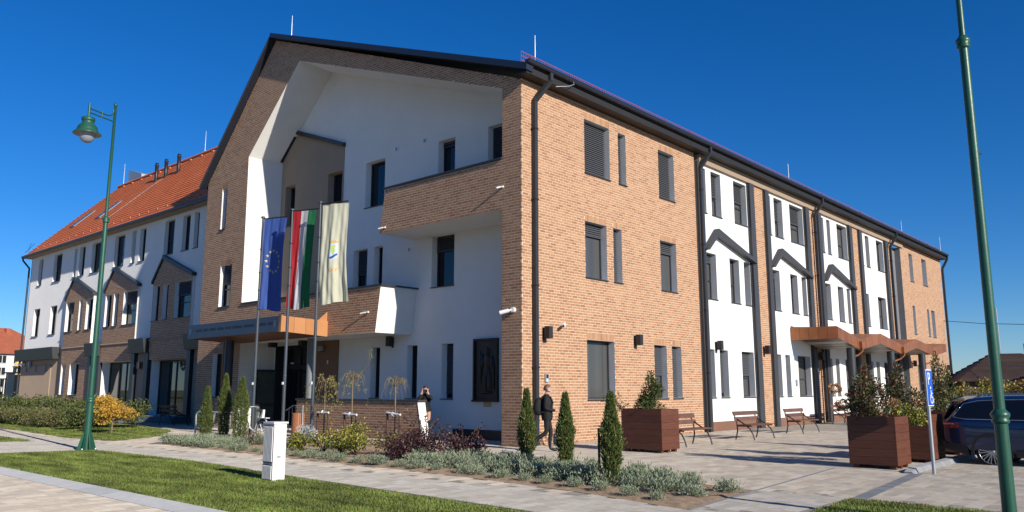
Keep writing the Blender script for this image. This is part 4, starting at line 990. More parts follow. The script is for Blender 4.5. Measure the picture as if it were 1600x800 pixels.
thuja((-4.46, 8.4), 2.05, .185, 'tallest thuja in the middle of the trio before the bicycle rack')
thuja((-4.52, 7.30), 1.95, .24, 'broad thuja nearest the flagpole in the trio before bicycle rack')
mb = MB(); mb.tube([(0, 0, 0), (0, 0, .95)], .022, 8, 'bark_dark'); o = mb.build('plant_stake', None, label='dark stake leaning beside the thuja before the planter box', category='stake'); o.location = (-6.02, -6.98, 0)
def shrub(name, lab, cat, p, lobes, leaf, n, ll, lw_, twigs=8, twig='bark_dark', group=None, spiky=0.0):
    t = thing(name, lab, cat, (p[0], p[1], p[2] if len(p) > 2 else 0), 0, group)
    P, d = cloud_in_ellipsoids(lobes, n, .35)
    P[:, 2] = np.maximum(P[:, 2], .03)
    V, F = leafquads(P, d * .7 + rng.normal(0, .7, (n, 3)) + [0, 0, spiky], rng.uniform(ll * .7, ll * 1.3, n), rng.uniform(lw_ * .7, lw_ * 1.3, n))
    ms = leaf if isinstance(leaf, (list, tuple)) else [leaf]
    pick = rng.integers(0, len(ms), n); parts = [(V.reshape(n, 4, 3)[pick == i].reshape(-1, 3), np.arange(4 * int((pick == i).sum())).reshape(-1, 4), m) for i, m in enumerate(ms)]
    link('foliage', plantmesh('foliage', parts), t)
    if twigs:
        mb = MB()
        for k in range(twigs):
            l = lobes[k % len(lobes)]; e = Vector((l[0] + random.uniform(-.7, .7) * l[3], l[1] + random.uniform(-.7, .7) * l[4], l[2] + random.uniform(.1, .9) * l[5]))
            mb.tube([(random.uniform(-.06, .06), random.uniform(-.06, .06), 0), (e.x * .5 + .02, e.y * .5, e.z * .55), e], [.014, .010, .004], 5, twig)
        mb.build('stems', t, kind='stuff')
    return t
def lob(k, r, h, spread):
    return [(random.uniform(-spread, spread), random.uniform(-spread, spread), h * random.uniform(.4, .75), r * random.uniform(.6, 1.1), r * random.uniform(.6, 1.1), h * random.uniform(.25, .42)) for _ in range(k)]
for i, (x, y, h, lab) in enumerate(((-5.0, 3.4, .48, 'golden-leaved shrub beside the silver bush under the first weeping tree'), (-4.85, 2.6, .50, 'golden-leaved shrub left of the middle weeping tree stakes'), (-4.9, 1.75, .60, 'taller golden and green shrub under the middle weeping tree'),
                                 (-5.0, 1.0, .54, 'bright yellow-green shrub between the stakes of the middle weeping tree'), (-4.5, .35, .56, 'green and yellow shrub left of the purple bushes'), (-3.8, 2.7, .82, 'tallest golden shrub against the low brick wall'))):
    shrub('golden_shrub', lab, 'shrub', (x, y), lob(6, .30, h, .26), ['golden_leaf', 'golden_leaf', 'laurel'], 620, .06, .042)
for i, (x, y, h, lab) in enumerate(((-5.15, -.75, .58, 'dark purple shrub nearest the path under the right weeping tree'), (-4.9, -1.45, .62, 'dark purple shrub in front of the white wall end'), (-4.2, -.6, .70, 'dark purple shrub with long arching twigs by the low wall'), (-4.05, -1.75, .56, 'dark purple shrub in front of the shaded white wall'), (-3.6, -1.15, .45, 'dark purple shrub hindmost of the purple group'))):
    t = shrub('purple_shrub', lab, 'shrub', (x, y), lob(7, .30, h, .34), 'purple_leaf', 800, .055, .04, 14)
    mb = MB(); Ls = []
    for k in range(5):
        a = random.uniform(0, 6.28); e = Vector((math.cos(a) * .6, math.sin(a) * .6, h * random.uniform(1.1, 1.55))); mb.tube([(0, 0, .1), (e.x * .5, e.y * .5, e.z * .85), e], [.012, .009, .003], 5, 'bark_dark')
        for q in range(22):
            f = random.uniform(.45, 1); Ls.append((e.x * f, e.y * f, .1 + (e.z - .1) * (f ** .6)))
    V, F = leafquads(np.array(Ls) + rng.normal(0, .03, (len(Ls), 3)), rng.normal(0, 1, (len(Ls), 3)), .06, .042); mb.build('arching_twigs', t, kind='stuff'); link('twig_leaves', plantmesh('twig_leaves', [(V, F, 'purple_leaf')]), t, kind='stuff')
shrub('silver_bush', 'silvery white bush between flagpole and golden shrubs', 'bush', (-4.1, 4.6), lob(6, .30, .62, .28), 'silver_leaf', 900, .07, .022, 6, spiky=.8)
shrub('dry_bush', 'thin brown dry plant beside the grey cabinet edge', 'bush', (-5.2, 5.6), lob(4, .2, .45, .15), ['twig', 'purple_leaf'], 260, .05, .02, 8)
def weeping(p, h, R, nb, leaves, lab, kind):
    t = thing('weeping_tree', lab, 'tree', (p[0], p[1], 0))
    mb = MB(); mb.tube([(0, 0, 0), (.01, .012, h * .5), (-.01, 0, h * .86)], [.022, .019, .021], 8, 'twig'); mb.build('trunk', t)
    mb = MB(); pts = []
    for k in range(nb):
        a = 2 * PI * k / nb + random.uniform(-.3, .3); r = R * random.uniform(.55, 1.1); up = random.uniform(.08, .20) * h; dn = random.uniform(.06, .34) * h if kind != 2 else random.uniform(.02, .2) * h
        p0 = Vector((0, 0, h * .85)); path = []
        for i in range(7):
            f = i / 6; path.append((math.cos(a) * r * f, math.sin(a) * r * f, h * .85 + up * math.sin(min(1, f * 1.7) * PI * .5) - (up + dn) * max(0, f - .35) ** 1.5 * 1.9))
        mb.tube(path, [.010, .009, .007, .006, .005, .003, .002], 5, 'twig')
        for i in range(3, 7):
            if random.random() < leaves: pts += [path[i]] * random.randint(2, 9)
        if random.random() < .5:
            e = path[4]; mb.tube([path[2], (e[0] * .8, e[1] * 1.2, e[2] + .05), (e[0], e[1] * 1.3, e[2] - .12)], [.007, .005, .002], 4, 'twig')
    mb.build('branches', t)
    P = np.array(pts) + rng.normal(0, .05, (len(pts), 3)); V, F = leafquads(P, rng.normal(0, .5, P.shape) + [0, 0, -.8], .055, .026); link('leaves', plantmesh('leaves', [(V, F, 'willow_leaf')]), t)
    return t
wt = ((-2.69, 5.65, 2.05, .55, 13, .85, 'weeping tree with long trailing yellow-green branches by the third flagpole', 0), (-3.44, 3.29, 2.15, .52, 13, .6, 'tallest weeping tree with an upright leafy shoot before the low wall', 1), (-2.64, 2.39, 1.95, .48, 20, .22, 'nearly bare weeping tree before the white end of the low wall', 2))
for (x, y, h, R, nb, lv, lab, k) in wt:
    t = weeping((x, y), h, R, nb, lv, lab, k)
    if k == 1:
        mb = MB(); mb.tube([(0, 0, h * .85), (.12, -.3, h * .98), (.2, -.52, h * 1.12), (.2, -.54, h * 1.25)], [.01, .008, .006, .003], 5, 'twig'); mb.build('shoot', t)
        P = np.array([(.2, -.53, h * 1.2)] * 26) + rng.normal(0, 1, (26, 3)) * [.03, .03, .09]; V, F = leafquads(P, rng.normal(0, 1, (26, 3)), .05, .03); link('shoot_leaves', plantmesh('shoot_leaves', [(V, F, 'willow_leaf')]), t)
    if k == 0:
        mb = MB(); mb.tube([(0, 0, h * .85), (-.1, .4, h * .97), (-.15, .75, h * .8), (-.16, .82, h * .45)], [.014, .011, .007, .003], 5, 'twig'); mb.build('long_branch', t)
        P = np.array([(-.155, .78, h * (.45 + .4 * i / 60)) for i in range(60)]) + rng.normal(0, .045, (60, 3)); V, F = leafquads(P, rng.normal(0, 1, (60, 3)) + [0, 0, -.6], .055, .03); link('branch_leaves', plantmesh('branch_leaves', [(V, F, 'willow_leaf')]), t)
        for j in range(3):
            y_ = -.35 + j * .25; P = np.array([(.05, y_, h * (.25 + .5 * i / 50)) for i in range(50)]) + rng.normal(0, .05, (50, 3)); V, F = leafquads(P, rng.normal(0, 1, (50, 3)) + [0, 0, -.6], .055, .03); link('branch_leaves', plantmesh('branch_leaves', [(V, F, 'willow_leaf')]), t)
    nm = ('first', 'middle', 'right')[k]
    for sgn in (-1, 1):
        mb = MB(); mb.tube([(0, 0, 0), (0, 0, 1.0)], .032, 8, 'stake'); o = mb.build('tree_stake', None, label='brown wooden stake on the %s side of the %s weeping tree' % ('left' if sgn > 0 else 'right', nm), category='stake', group='stakes of the weeping trees'); o.location = (x - .05, y + sgn * .27, 0)
    mb = MB(); mb.tube([(x - .06, y - .30, .91), (x - .07, y, .885 + .02 * k), (x - .06, y + .30, .90 + .03 * k)], .032, 8, 'white_paint'); mb.tube([(x - .05, y - .04, .86), (x - .09, y + .02, .90), (x - .02, y + .07, .95)], .03, 8, 'white_paint'); mb.build('tree_tie', None, label='white tie band holding the %s weeping tree to its stakes' % nm, category='tie band')
# hedge and shrubs in front of the left wing
random.seed(11); ORD = ('first', 'second', 'third', 'fourth', 'fifth', 'sixth', 'seventh', 'eighth', 'ninth')
hed = [(-4.6, 31.0, 1.25), (-4.4, 29.3, 1.2), (-4.4, 27.6, 1.3), (-4.3, 26.0, 1.22), (-4.2, 24.4, 1.28), (-4.1, 22.8, 1.2), (-4.0, 21.3, 1.18), (-3.9, 20.2, 1.1)]
for i, (x, y, h) in enumerate(hed):
    shrub('hedge_shrub', 'dark green hedge shrub in the back row before the left wing, %s from the left' % ORD[i], 'shrub', (x + .8, y), lob(8, .62, h, .55), ['hedge_leaf', 'thuja'], 2200, .10, .06, 6, group='back row hedge shrubs')
for i in range(8):
    shrub('low_shrub', 'low olive-brown feathery shrub in the front row of the left hedge, %s from the left' % ORD[i], 'shrub', (-4.75 + random.uniform(-.1, .1) - .0, 30.5 - i * 1.25), lob(7, .5, .78, .45), ['olive_leaf', 'hedge_leaf'], 1700, .085, .035, 5, group='front row low shrubs', spiky=.4)
shrub('green_shrub', 'bright green shrub between the olive hedge and the yellow tree', 'shrub', (-4.6, 19.2), lob(8, .5, .95, .42), ['hedge_leaf', 'thuja', 'hedge_leaf'], 2000, .09, .06, 6)
shrub('laurel_shrub', 'dark shrub behind the yellow tree near the shop front pilaster', 'shrub', (-2.6, 19.2), lob(7, .42, 1.25, .32), ['laurel', 'thuja'], 1700, .09, .05, 6)
t = thing('yellow_tree', 'small round tree with golden yellow autumn leaves on the left lawn', 'tree', (-4.94, 15.52, 0))
mb = MB(); mb.tube([(0, 0, 0), (.01, 0, .45), (0, .02, .75)], [.03, .025, .02], 8, 'bark')
for k in range(9):
    a = k * .7; mb.tube([(0, .0, .45), (math.cos(a) * .3, math.sin(a) * .3, .8), (math.cos(a) * .5, math.sin(a) * .5, 1.1)], [.014, .01, .004], 5, 'bark')
mb.build('trunk', t)
lb = [(random.gauss(0, .28), random.gauss(0, .34), random.uniform(.55, 1.25), .28, .32, .2) for _ in range(22)]
P, d = cloud_in_ellipsoids(lb, 3400, .3); V, F = leafquads(P, d + rng.normal(0, .8, P.shape), rng.uniform(.06, .11, 3400), rng.uniform(.035, .06, 3400)); link('crown', plantmesh('crown', [(V, F, 'yellow_leaf')]), t)

# ------------------------------------------------------------------ planters and their plants
def planter(x, y, w, l, h, rz, lab):
    t = thing('planter_box', lab, 'planter', (x, y, 0), rz, 'brown wooden planter boxes')
    n = 6; hb = (h - .075) / n
    for i in range(n):
        z0 = .075 + i * hb + .002; z1 = .075 + (i + 1) * hb - .002
        for (a, b, c, d) in ((-w / 2, w / 2, -l / 2, -l / 2 + .03), (-w / 2, w / 2, l / 2 - .03, l / 2), (-w / 2, -w / 2 + .03, -l / 2 + .032, l / 2 - .032), (w / 2 - .03, w / 2, -l / 2 + .032, l / 2 - .032)):
            m = MB(); m.box(a, b, c, d, z0, z1, 'planter_wood'); m.build('plank', t)
    m = MB(); m.box(-w / 2 + .035, w / 2 - .035, -l / 2 + .035, l / 2 - .035, .13, h - .06, 'soil'); m.build('earth', t)
    for sx in (-1, 0, 1):
        for sy in (-1, 1):
            m = MB(); m.box(sx * (w / 2 - .09) - .05, sx * (w / 2 - .09) + .05, sy * (l / 2 - .12) - .06, sy * (l / 2 - .12) + .06, 0, .073, 'planter_wood'); m.build('foot', t)
planter(1.04, -3.55, .86, 1.22, 1.10, 0, 'brown wooden planter box against the sunny brick wall left of benches')
planter(.55, -9.43, .90, .95, 1.05, 0, 'brown wooden planter box nearest the parking sign')
planter(2.7, -9.52, 1.0, 1.0, 1.05, 0, 'brown wooden planter box half hidden behind the nearest one')
planter(5.6, -9.4, 1.15, 1.08, 1.05, 0, 'brown wooden planter box just behind the tail of the blue car')
def column_plant(p, h, r, lab, leaves, n=2400):
    t = thing('potted_shrub', lab, 'plant', p, 0)
    lb = []
    for k in range(24):
        f = (k + random.random()) / 24; rr = r * (1.02 - f) ** .7; a = random.uniform(0, 6.28); lb.append((math.cos(a) * rr * .55, math.sin(a) * rr * .55, f * h * .88 + .06, max(.07, rr * .55), max(.07, rr * .55), h * .13))
    P, d = cloud_in_ellipsoids(lb, n, .35); P[:, 2] = np.maximum(P[:, 2], .01)
    V, F = leafquads(P, d * .6 + rng.normal(0, .55, P.shape) + [0, 0, .5], rng.uniform(.06, .11, n), rng.uniform(.025, .04, n))
    pk_ = rng.integers(0, len(leaves), n); parts = [(V.reshape(n, 4, 3)[pk_ == i].reshape(-1, 3), np.arange(4 * int((pk_ == i).sum())).reshape(-1, 4), m) for i, m in enumerate(leaves)]
    link('foliage', plantmesh('foliage', parts), t)
    mb = MB(); mb.tube([(0, 0, 0), (0, 0, h * .85)], [.02, .006], 6, 'bark_dark'); mb.build('stem', t); return t
column_plant((1.05, -3.62, 1.04), 1.0, .44, 'pointed dark evergreen in the planter before the brick wall', ['laurel', 'laurel', 'thuja'])
column_plant((.5, -9.25, 1.0), 1.12, .52, 'dark evergreen with reddish top in the nearest planter, left one', ['laurel', 'laurel', 'red_tip_leaf'])
column_plant((2.3, -9.42, 1.0), 1.2, .55, 'dark evergreen with reddish tips in the half hidden planter', ['laurel', 'laurel', 'red_tip_leaf'])
column_plant((5.6, -9.4, 1.0), 1.5, .55, 'dark evergreen in the planter behind the blue car', ['laurel', 'laurel', 'olive_leaf'])
shrub('trailing_plant', 'yellow-green trailing plant spilling over the planter edge by the sign', 'plant', (1.25, -9.75, .85), [(0, 0, .25, .28, .25, .2), (.25, -.15, .12, .25, .2, .2), (.1, -.28, -.05 + .2, .18, .12, .25)], ['golden_leaf', 'hedge_leaf'], 900, .06, .045, 0)
shrub('trailing_plant', 'loose thin twigs leaning out left of the evergreen in planter by wall', 'plant', (.62, -2.95, 1.05), [(-.1, .25, .3, .3, .3, .18), (0, 0, .12, .2, .2, .1)], ['laurel', 'olive_leaf'], 130, .085, .03, 9)
for i, (x, y, z, lab) in enumerate(((.2, -8.72, 1.62, 'upper dried brown hydrangea head in the nearest planter'), (.22, -8.85, 1.28, 'lower dried brown hydrangea head in the nearest planter'), (1.15, -9.55, 1.3, 'reddish brown flower head above the trailing plant'))):
    t = thing('flower_head', lab, 'flower', (x, y, 1.0)); P, d = cloud_in_ellipsoids([(0, 0, z - 1.0, .13, .13, .085)], 240, .5); V, F = leafquads(P, d, .045, .04); link('petals', plantmesh('petals', [(V, F, 'dry_flower')]), t)
    mb = MB(); mb.tube([(.05, -.05, 0), (.02, 0, (z - 1) * .6), (0, 0, z - 1.0)], .007, 5, 'twig'); mb.build('stem', t)

# ------------------------------------------------------------------ benches
def bench(loc, rz, lab):
    t = thing('park_bench', lab, 'bench', loc, rz, 'benches along the sunny facade', (1.13, 1.1, 1.04))
    for i in range(3):                                   # local: x along the seat, -y is the front
        m = MB(); m.box(-.78, .78, -.40 + i * .145, -.27 + i * .145, .43, .465, 'bench_wood'); m.build('seat_slat', t)
    for i in range(2):
        y0 = .07 + i * .045; z0 = .56 + i * .17
        m = MB(); m.hexa([(-.78, y0, z0), (.78, y0, z0), (.78, y0 + .03, z0), (-.78, y0 + .03, z0)], [(-.78, y0 + .035, z0 + .125), (.78, y0 + .035, z0 + .125), (.78, y0 + .065, z0 + .125), (-.78, y0 + .065, z0 + .125)], 'bench_wood'); m.build('back_slat', t)
    for s in (-.66, .66):
        m = MB()
        arc = lambda c, r, a0, a1, n=9: [(s, c[0] + r * math.cos(math.radians(a0 + (a1 - a0) * i / (n - 1))), c[1] + r * math.sin(math.radians(a0 + (a1 - a0) * i / (n - 1)))) for i in range(n)]
        m.tube([(s, -.44, 0), (s, -.40, .16), (s, -.32, .32), (s, -.18, .45), (s, .0, .56), (s, .10, .63)], .020, 8, 'black_metal')
        m.tube([(s, .15, 0), (s, .11, .13), (s, .08, .28), (s, .09, .42), (s, .10, .55), (s, .16, .72), (s, .21, .84)], .020, 8, 'black_metal')
        m.tube([(s, -.38, .415), (s, .09, .41)], .017, 8, 'black_metal'); m.build('side_frame', t)
bench((3.75, -3.0, 0), 0, 'bench partly hidden behind the planter at the sunny brick wall')
bench((7.95, -3.05, 0), 0, 'bench in front of the first white plaster bay')
bench((12.6, -2.75, 0), 0, 'bench in front of the second white plaster bay')
bench((21.4, -1.2, 0), 0, 'far bench under the copper canopy behind the planter plants')
bench((-.2, 21.0, 0), PI / 2, 'dark bench in shade before the left wing shop front')

# ------------------------------------------------------------------ lamps
def street_lamp(loc, lab, sc=1.0, flare=True, k_=.82):
    t = thing('street_lamp', lab, 'street lamp', loc, 0, 'green street lamps', (sc, sc, sc))
    mb = MB()
    mb.lathe([(.112 * k_, 0), (.105 * k_, 1.34)], n=20, m='green_paint'); mb.lathe([(.088 * k_, 1.34), (.074 * k_, 6.3)], n=20, m='green_paint'); mb.lathe([(.055 * k_, 6.3), (.045 * k_, 9.62), (.06 * k_, 9.63), (.06 * k_, 9.68), (.03 * k_, 9.72), (0, 9.73)], n=16, m='green_paint'); mb.build('pole', t)
    for z, r in ((1.34, .112 * k_), (6.3, .085 * k_)):
        mb = MB(); mb.lathe([(r * .9, -.10), (r + .018, -.08), (r + .018, -.05), (r + .005, -.04), (r + .028, .0), (r + .028, .03), (r, .06), (r * .75, .09)], (0, 0, z), 20, 'green_paint'); mb.build('collar', t)
    if flare:
        mb = MB(); mb.box(-.2, .2, -.2, .2, 0, .02, 'green_paint')
        for k in range(8):
            a = k * PI / 4; c, s_ = math.cos(a), math.sin(a); q = Vector((-s_, c, 0)) * .008
            pts = [Vector((c * .09, s_ * .09, .02)), Vector((c * .25, s_ * .25, .02)), Vector((c * .12, s_ * .12, .42)), Vector((c * .09, s_ * .09, .42))]; mb.hexa([p - q for p in pts], [p + q for p in pts], 'green_paint')
        mb.build('base', t)
        for k in range(4): a = PI / 4 + k * PI / 2; b = MB(); b.lathe([(.022, 0), (.022, .03), (.0, .035)], (math.cos(a) * .24, math.sin(a) * .24, .02), 8, 'steel'); b.build('bolt', t)
    dx, dy = -.93, -.36; L = .86
    q = lambda f, z: (dx * L * f, dy * L * f, z)
    mb = MB(); mb.tube([q(0, 9.16), q(1, 9.16)], .022, 8, 'green_paint'); mb.tube([q(.06, 9.50), q(.08, 9.38), q(.16, 9.30), q(.3, 9.27), q(1, 9.28)], .02, 8, 'green_paint'); mb.tube([q(.5, 9.12), q(.5, 9.33)], .018, 6, 'green_paint')
    mb.tube([q(1, 8.98), q(1, 9.42)], .03, 10, 'green_paint'); mb.build('bracket', t)
    c = q(1, 8.9)
    mb = MB(); mb.lathe([(0, .1), (.17, .09), (.175, .02), (.16, .0), (.15, -.02), (.15, -.06), (.24, -.16), (.27, -.26), (.275, -.28), (.36, -.36), (.36, -.375)], c, 24, 'green_paint'); hd = mb.build('lamp_shade', t)
    mb = MB(); mb.lathe([(.36, -.377), (.2, -.33), (0, -.32)], c, 24, 'lamp_under'); mb.build('reflector', hd)
    mb = MB(); mb.lathe([(.185, -.37), (.185, -.48), (.14, -.57), (.07, -.61), (0, -.62)], c, 20, 'globe'); mb.build('globe', hd)
street_lamp((-8.60, 7.98, 0), 'green street lamp with a bell shaped head on the left lawn edge')
street_lamp((-6.47, -13.03, .05), 'tall green lamp post in the right foreground before the car', .93, False, .74)
t = bpy.data.objects['street_lamp.001']; mb = MB(); mb.tube([(.08, 0, 4.75), (.16, -.05, 4.77)], .018, 6, 'black_metal'); mb.build('socket', t)

# ------------------------------------------------------------------ cabinet, sign, bin, rack, railing
cb = thing('utility_cabinet', 'pale grey utility cabinet with ribbed side standing on the lawn', 'cabinet', (-9.42, -2.13, 0))
mb = MB(); mb.box(0, .25, -.31, 0, 0, 1.0, 'cream'); mb.box(-.022, .27, -.33, .022, 1.0, 1.03, 'cream'); mb.build('body', cb)
mb = MB()
for (z0, z1) in ((.03, .30), (.33, .97)):
    mb.box(-.012, 0, -.305, -.005, z0, z1, 'pole_grey')
    for k in range(7): mb.box(-.026, -.012, -.298 + k * .042, -.274 + k * .042, z0 + .02, z1 - .02, 'cream')
mb.build('ribbed_door', cb)
mb = MB(); mb.box(.08, .15, -.314, -.31, .42, .435, 'black_metal'); mb.build('slot_mark', cb)
sg_ = thing('parking_sign', 'blue parking sign with white P and wheelchair symbol on grey pole', 'sign', (-.22, -10.64, 0), math.radians(0))
mb = MB(); mb.tube([(0, 0, 0), (0, 0, 1.97)], .034, 12, 'galv'); mb.build('pole', sg_)
mb = MB(); mb.box(-.19, .19, -.05, -.04, 1.28, 1.98, 'sign_white'); pn_ = mb.build('sign_panel', sg_)
mb = MB(); mb.box(-.175, .175, -.0575, -.0505, 1.298, 1.962, 'sign_blue'); mb.build('blue_field', pn_)
link('letter', text_mesh('P', .34, 'sign_white', .001, 'letter'), pn_, (-.05, -.060, 1.79), (PI / 2, 0, 0))
mb = MB(); Y = -.060
def sb(a, b, w): mb.bar((a[0], Y, a[1]), (b[0], Y, b[1]), w, .004, 'sign_white', up=(0, 1, 0))
for k in range(12):                                    # wheelchair symbol
    a0 = math.radians(100 + k * 20); a1 = math.radians(100 + (k + 1) * 20); sb((.04 + .085 * math.cos(a0), 1.42 + .085 * math.sin(a0)), (.04 + .085 * math.cos(a1), 1.42 + .085 * math.sin(a1)), .022)
sb((.02, 1.58), (.04, 1.44), .034); sb((.04, 1.45), (.12, 1.44), .028); sb((.115, 1.45), (.145, 1.35), .026); sb((.14, 1.352), (.175, 1.36), .02); sb((.03, 1.53), (.11, 1.52), .02)
mb.lathe([(0, -.002), (.03, -.002), (.03, .002), (0, .002)], (.015, Y, 1.625), 12, 'sign_white', axis='y'); mb.build('wheelchair_symbol', pn_)
bn = thing('litter_bin', 'round litter bin clad in orange-brown wooden slats at the entrance', 'bin', (-1.2, 9.3, 0))
mb = MB(); mb.lathe([(0, .04), (.19, .04), (.19, .78), (.16, .79), (.15, .7), (0, .7)], n=20, m='black_metal'); mb.build('drum', bn)
for k in range(18):
    a = 2 * PI * k / 18; m = MB(); c = Vector((math.cos(a), math.sin(a), 0)); q = Vector((-c.y, c.x, 0)) * .032; m.hexa([c * .195 - q, c * .195 + q, c * .215 + q, c * .215 - q], [p + Vector((0, 0, .76)) for p in (c * .195 - q, c * .195 + q, c * .215 + q, c * .215 - q)], 'bin_wood'); o = m.build('wood_slat', bn); o.location.z = .03
mb = MB(); mb.tube([(.0, -.26, 0), (0, -.26, 1.05)], .025, 8, 'galv'); mb.build('post', bn)
rk = thing('bicycle_rack', 'silver tubular bicycle rack behind the three left thujas', 'bicycle rack', (0, 0, 0))
mb = MB(); mb.tube([(-3.95, 11.2, 0), (-3.95, 11.2, .72), (-3.95, 11.13, .82), (-3.95, 11.0, .86), (-3.95, 8.75, .86), (-3.95, 8.62, .82), (-3.95, 8.55, .72), (-3.95, 8.55, 0)], .028, 10, 'steel'); mb.build('hoop', rk)
for y in (10.6, 10.0, 9.4, 8.95):
    mb = MB(); mb.tube([(-3.95, y, .86), (-3.95, y, .45), (-3.6, y, .40), (-3.6, y, .86), (-3.95, y, .86)], .014, 6, 'steel'); mb.build('holder', rk)
mb = MB(); mb.tube([(-3.95, 11.2, .38), (-3.95, 8.55, .38)], .018, 8, 'steel'); mb.build('lower_rail', rk)
rl = thing('handrail', 'grey metal handrail with upright bars on the entrance ramp', 'handrail')
mb = MB(); mb.tube([(.6, 12.9, .78), (.6, 12.4, .98), (.6, 11.3, 1.0)], .022, 8, 'galv'); mb.tube([(.6, 12.8, .18), (.6, 11.3, .2)], .018, 8, 'galv'); mb.build('rail', rl)
for k in range(7):
    m = MB(); yy = 11.35 + k * .22; m.tube([(.6, yy, 0 if k in (0, 6) else .2), (.6, yy, .98 if yy < 12.3 else .9)], .012, 6, 'galv'); m.build('baluster', rl)

# ------------------------------------------------------------------ flagpoles and flags
fd = Vector((.42, -.907, 0)).normalized(); fn = Vector((-fd.y, fd.x, 0)) * -1
def flagS(o, wdt, hgt, ph, amp=.05, flare=0.0, shear=0.0):
    """drooping cloth hung from a horizontal bar; returns a surface function of s (across) and t (down)"""
    def S(s, t):
        fold = amp * (.25 + .75 * t) * (math.sin(s * 7.5 + ph + t * 1.3) + .5 * math.sin(s * 15 + ph * 2 - t * 2.2) + .22 * math.sin(s * 34 + t * 5 + ph) + .10 * math.sin(s * 21 - t * 23)) + .03 * math.sin(t * 6 + ph)
        w = wdt * (1 - .09 * math.sin(t * PI) + flare * t)
        return o + fd * (.07 + w * s + shear * t) + Vector((0, 0, -.05 - hgt * t + .05 * math.sin(s * 5 + ph) * t)) + fn * fold
    return S
def flag(lab, S, mats, ns=72, nt=190):
    t = thing('flag', lab, 'flag'); V = [S(i / ns, j / nt) for j in range(nt + 1) for i in range(ns + 1)]
    mb = MB(); faces = {}
    for j in range(nt):
        for i in range(ns): faces.setdefault(mats((i + .5) / ns, (j + .5) / nt), []).append((j * (ns + 1) + i, j * (ns + 1) + i + 1, (j + 1) * (ns + 1) + i + 1, (j + 1) * (ns + 1) + i))
    me = bpy.data.meshes.new('cloth'); F = []; mi = []
    for k, m in enumerate(faces): me.materials.append(M[m]); F += faces[m]; mi += [k] * len(faces[m])
    me.from_pydata([tuple(v) for v in V], [], F)
    me.polygons.foreach_set('material_index', mi); me.polygons.foreach_set('use_smooth', [True] * len(F)); me.update()
    link('cloth', me, t); return t
FH = 7.42
for k, (y, lab) in enumerate(((9.22, 'grey flagpole carrying the blue star flag, leftmost of three'), (7.42, 'grey flagpole carrying the red white and green flag, middle of three'), (5.84, 'grey flagpole carrying the cream flag, rightmost of three'))):
    t = thing('flagpole', lab, 'flagpole', (-3, y, 0))
    mb = MB(); mb.tube([(0, 0, 0), (0, 0, 3.5), (0, 0, FH)], [.056, .048, .033], 16, 'pole_grey'); mb.lathe([(.09, 0), (.09, .25), (.06, .3)], n=16, m='pole_grey'); mb.build('pole', t)
    mb = MB(); mb.tube([Vector((0, 0, FH - .03)), Vector((0, 0, FH)) + fd * .98], .022, 8, 'black_metal'); mb.lathe([(.07, 0), (.07, .03), (.05, .06), (0, .07)], (0, 0, FH), 12, 'pole_grey'); mb.build('crossbar', t)
    mb = MB(); mb.lathe([(.058, 0), (.062, .02), (.058, .04)], (0, 0, 2.0), 12, 'pole_grey'); mb.box(-.09, -.052, -.03, .03, 1.75, 1.83, 'white_paint'); mb.build('cleat', t)
    for z in (6.3, 5.5, 4.9): m = MB(); m.lathe([(.052, 0), (.056, .02), (.052, .04)], (0, 0, z), 10, 'black_metal'); m.build('ring', t)
O = lambda y: Vector((-3, y, FH))
S1 = flagS(O(9.22), .90, 3.15, .6, .06, .0, -.06)
star_polys = []
for k in range(12):
    a = 2 * PI * k / 12; cs, ct = .52 + .31 * math.sin(a), .47 - .115 * math.cos(a)
    star_polys.append([(cs + (.062 if i % 2 == 0 else .026) * math.sin(PI * i / 5), ct - (.062 if i % 2 == 0 else .026) * .29 * math.cos(PI * i / 5)) for i in range(10)])
flag('blue flag with a ring of gold stars, hanging from left flagpole', S1, lambda s, t: 'fl_lblue' if s < .05 else ('fl_gold' if any(inpoly(s, t, p) for p in star_polys if abs(p[0][0] - s) < .1 and abs(p[0][1] - t) < .07) else 'fl_blue'))  # sun glow painted as a pale strip along the pole edge
S2 = flagS(O(7.42), .84, 3.2, 2.2, .055, -.02, -.14)
flag('red white and green vertical tricolour flag on the middle flagpole', S2, lambda s, t: 'fl_red' if s < 1 / 3 else ('fl_white' if s < 2 / 3 else 'fl_green'))
S3 = flagS(O(5.84), .92, 3.15, 4.0, .07, .16, -.02)
shield = [(.33, .395), (.71, .395), (.71, .52), (.67, .575), (.52, .61), (.37, .575), (.33, .52)]
water = [(.36, .56), (.50, .55), (.68, .52), (.68, .545), (.55, .575), (.42, .59)]
crown = [(.33, .385), (.71, .385), (.73, .36), (.64, .372), (.60, .35), (.56, .368), (.52, .335), (.48, .368), (.44, .35), (.40, .372), (.31, .36)]
grapes = [(.42, .43), (.48, .425), (.54, .425), (.60, .43), (.45, .448), (.52, .445), (.58, .448), (.42, .466), (.49, .466), (.55, .466), (.45, .485), (.52, .485), (.58, .485), (.48, .504), (.55, .504), (.52, .522)]
def near_seg(s, t, a, b, c, d, w=.013):
    t *= 2.9; b *= 2.9; d *= 2.9
    L2 = (c - a) ** 2 + (d - b) ** 2; u = max(0, min(1, ((s - a) * (c - a) + (t - b) * (d - b)) / L2)); return math.hypot(s - a - u * (c - a), t - b - u * (d - b)) < w
letters = []
for (s0, segs) in ((.40, ((0, 0, 0, 1), (1, 1, 0, .5), (0, .5, 1, 0))), (.49, ((0, 0, .5, 1), (.5, 1, 1, 0), (.25, .4, .75, .4))), (.58, ((0, 1, .5, .5), (1, 1, .5, .5), (.5, .5, .5, 0)))):
    letters += [(s0 + a * .06, .69 - b * .026, s0 + c * .06, .69 - d * .026) for a, b, c, d in segs]
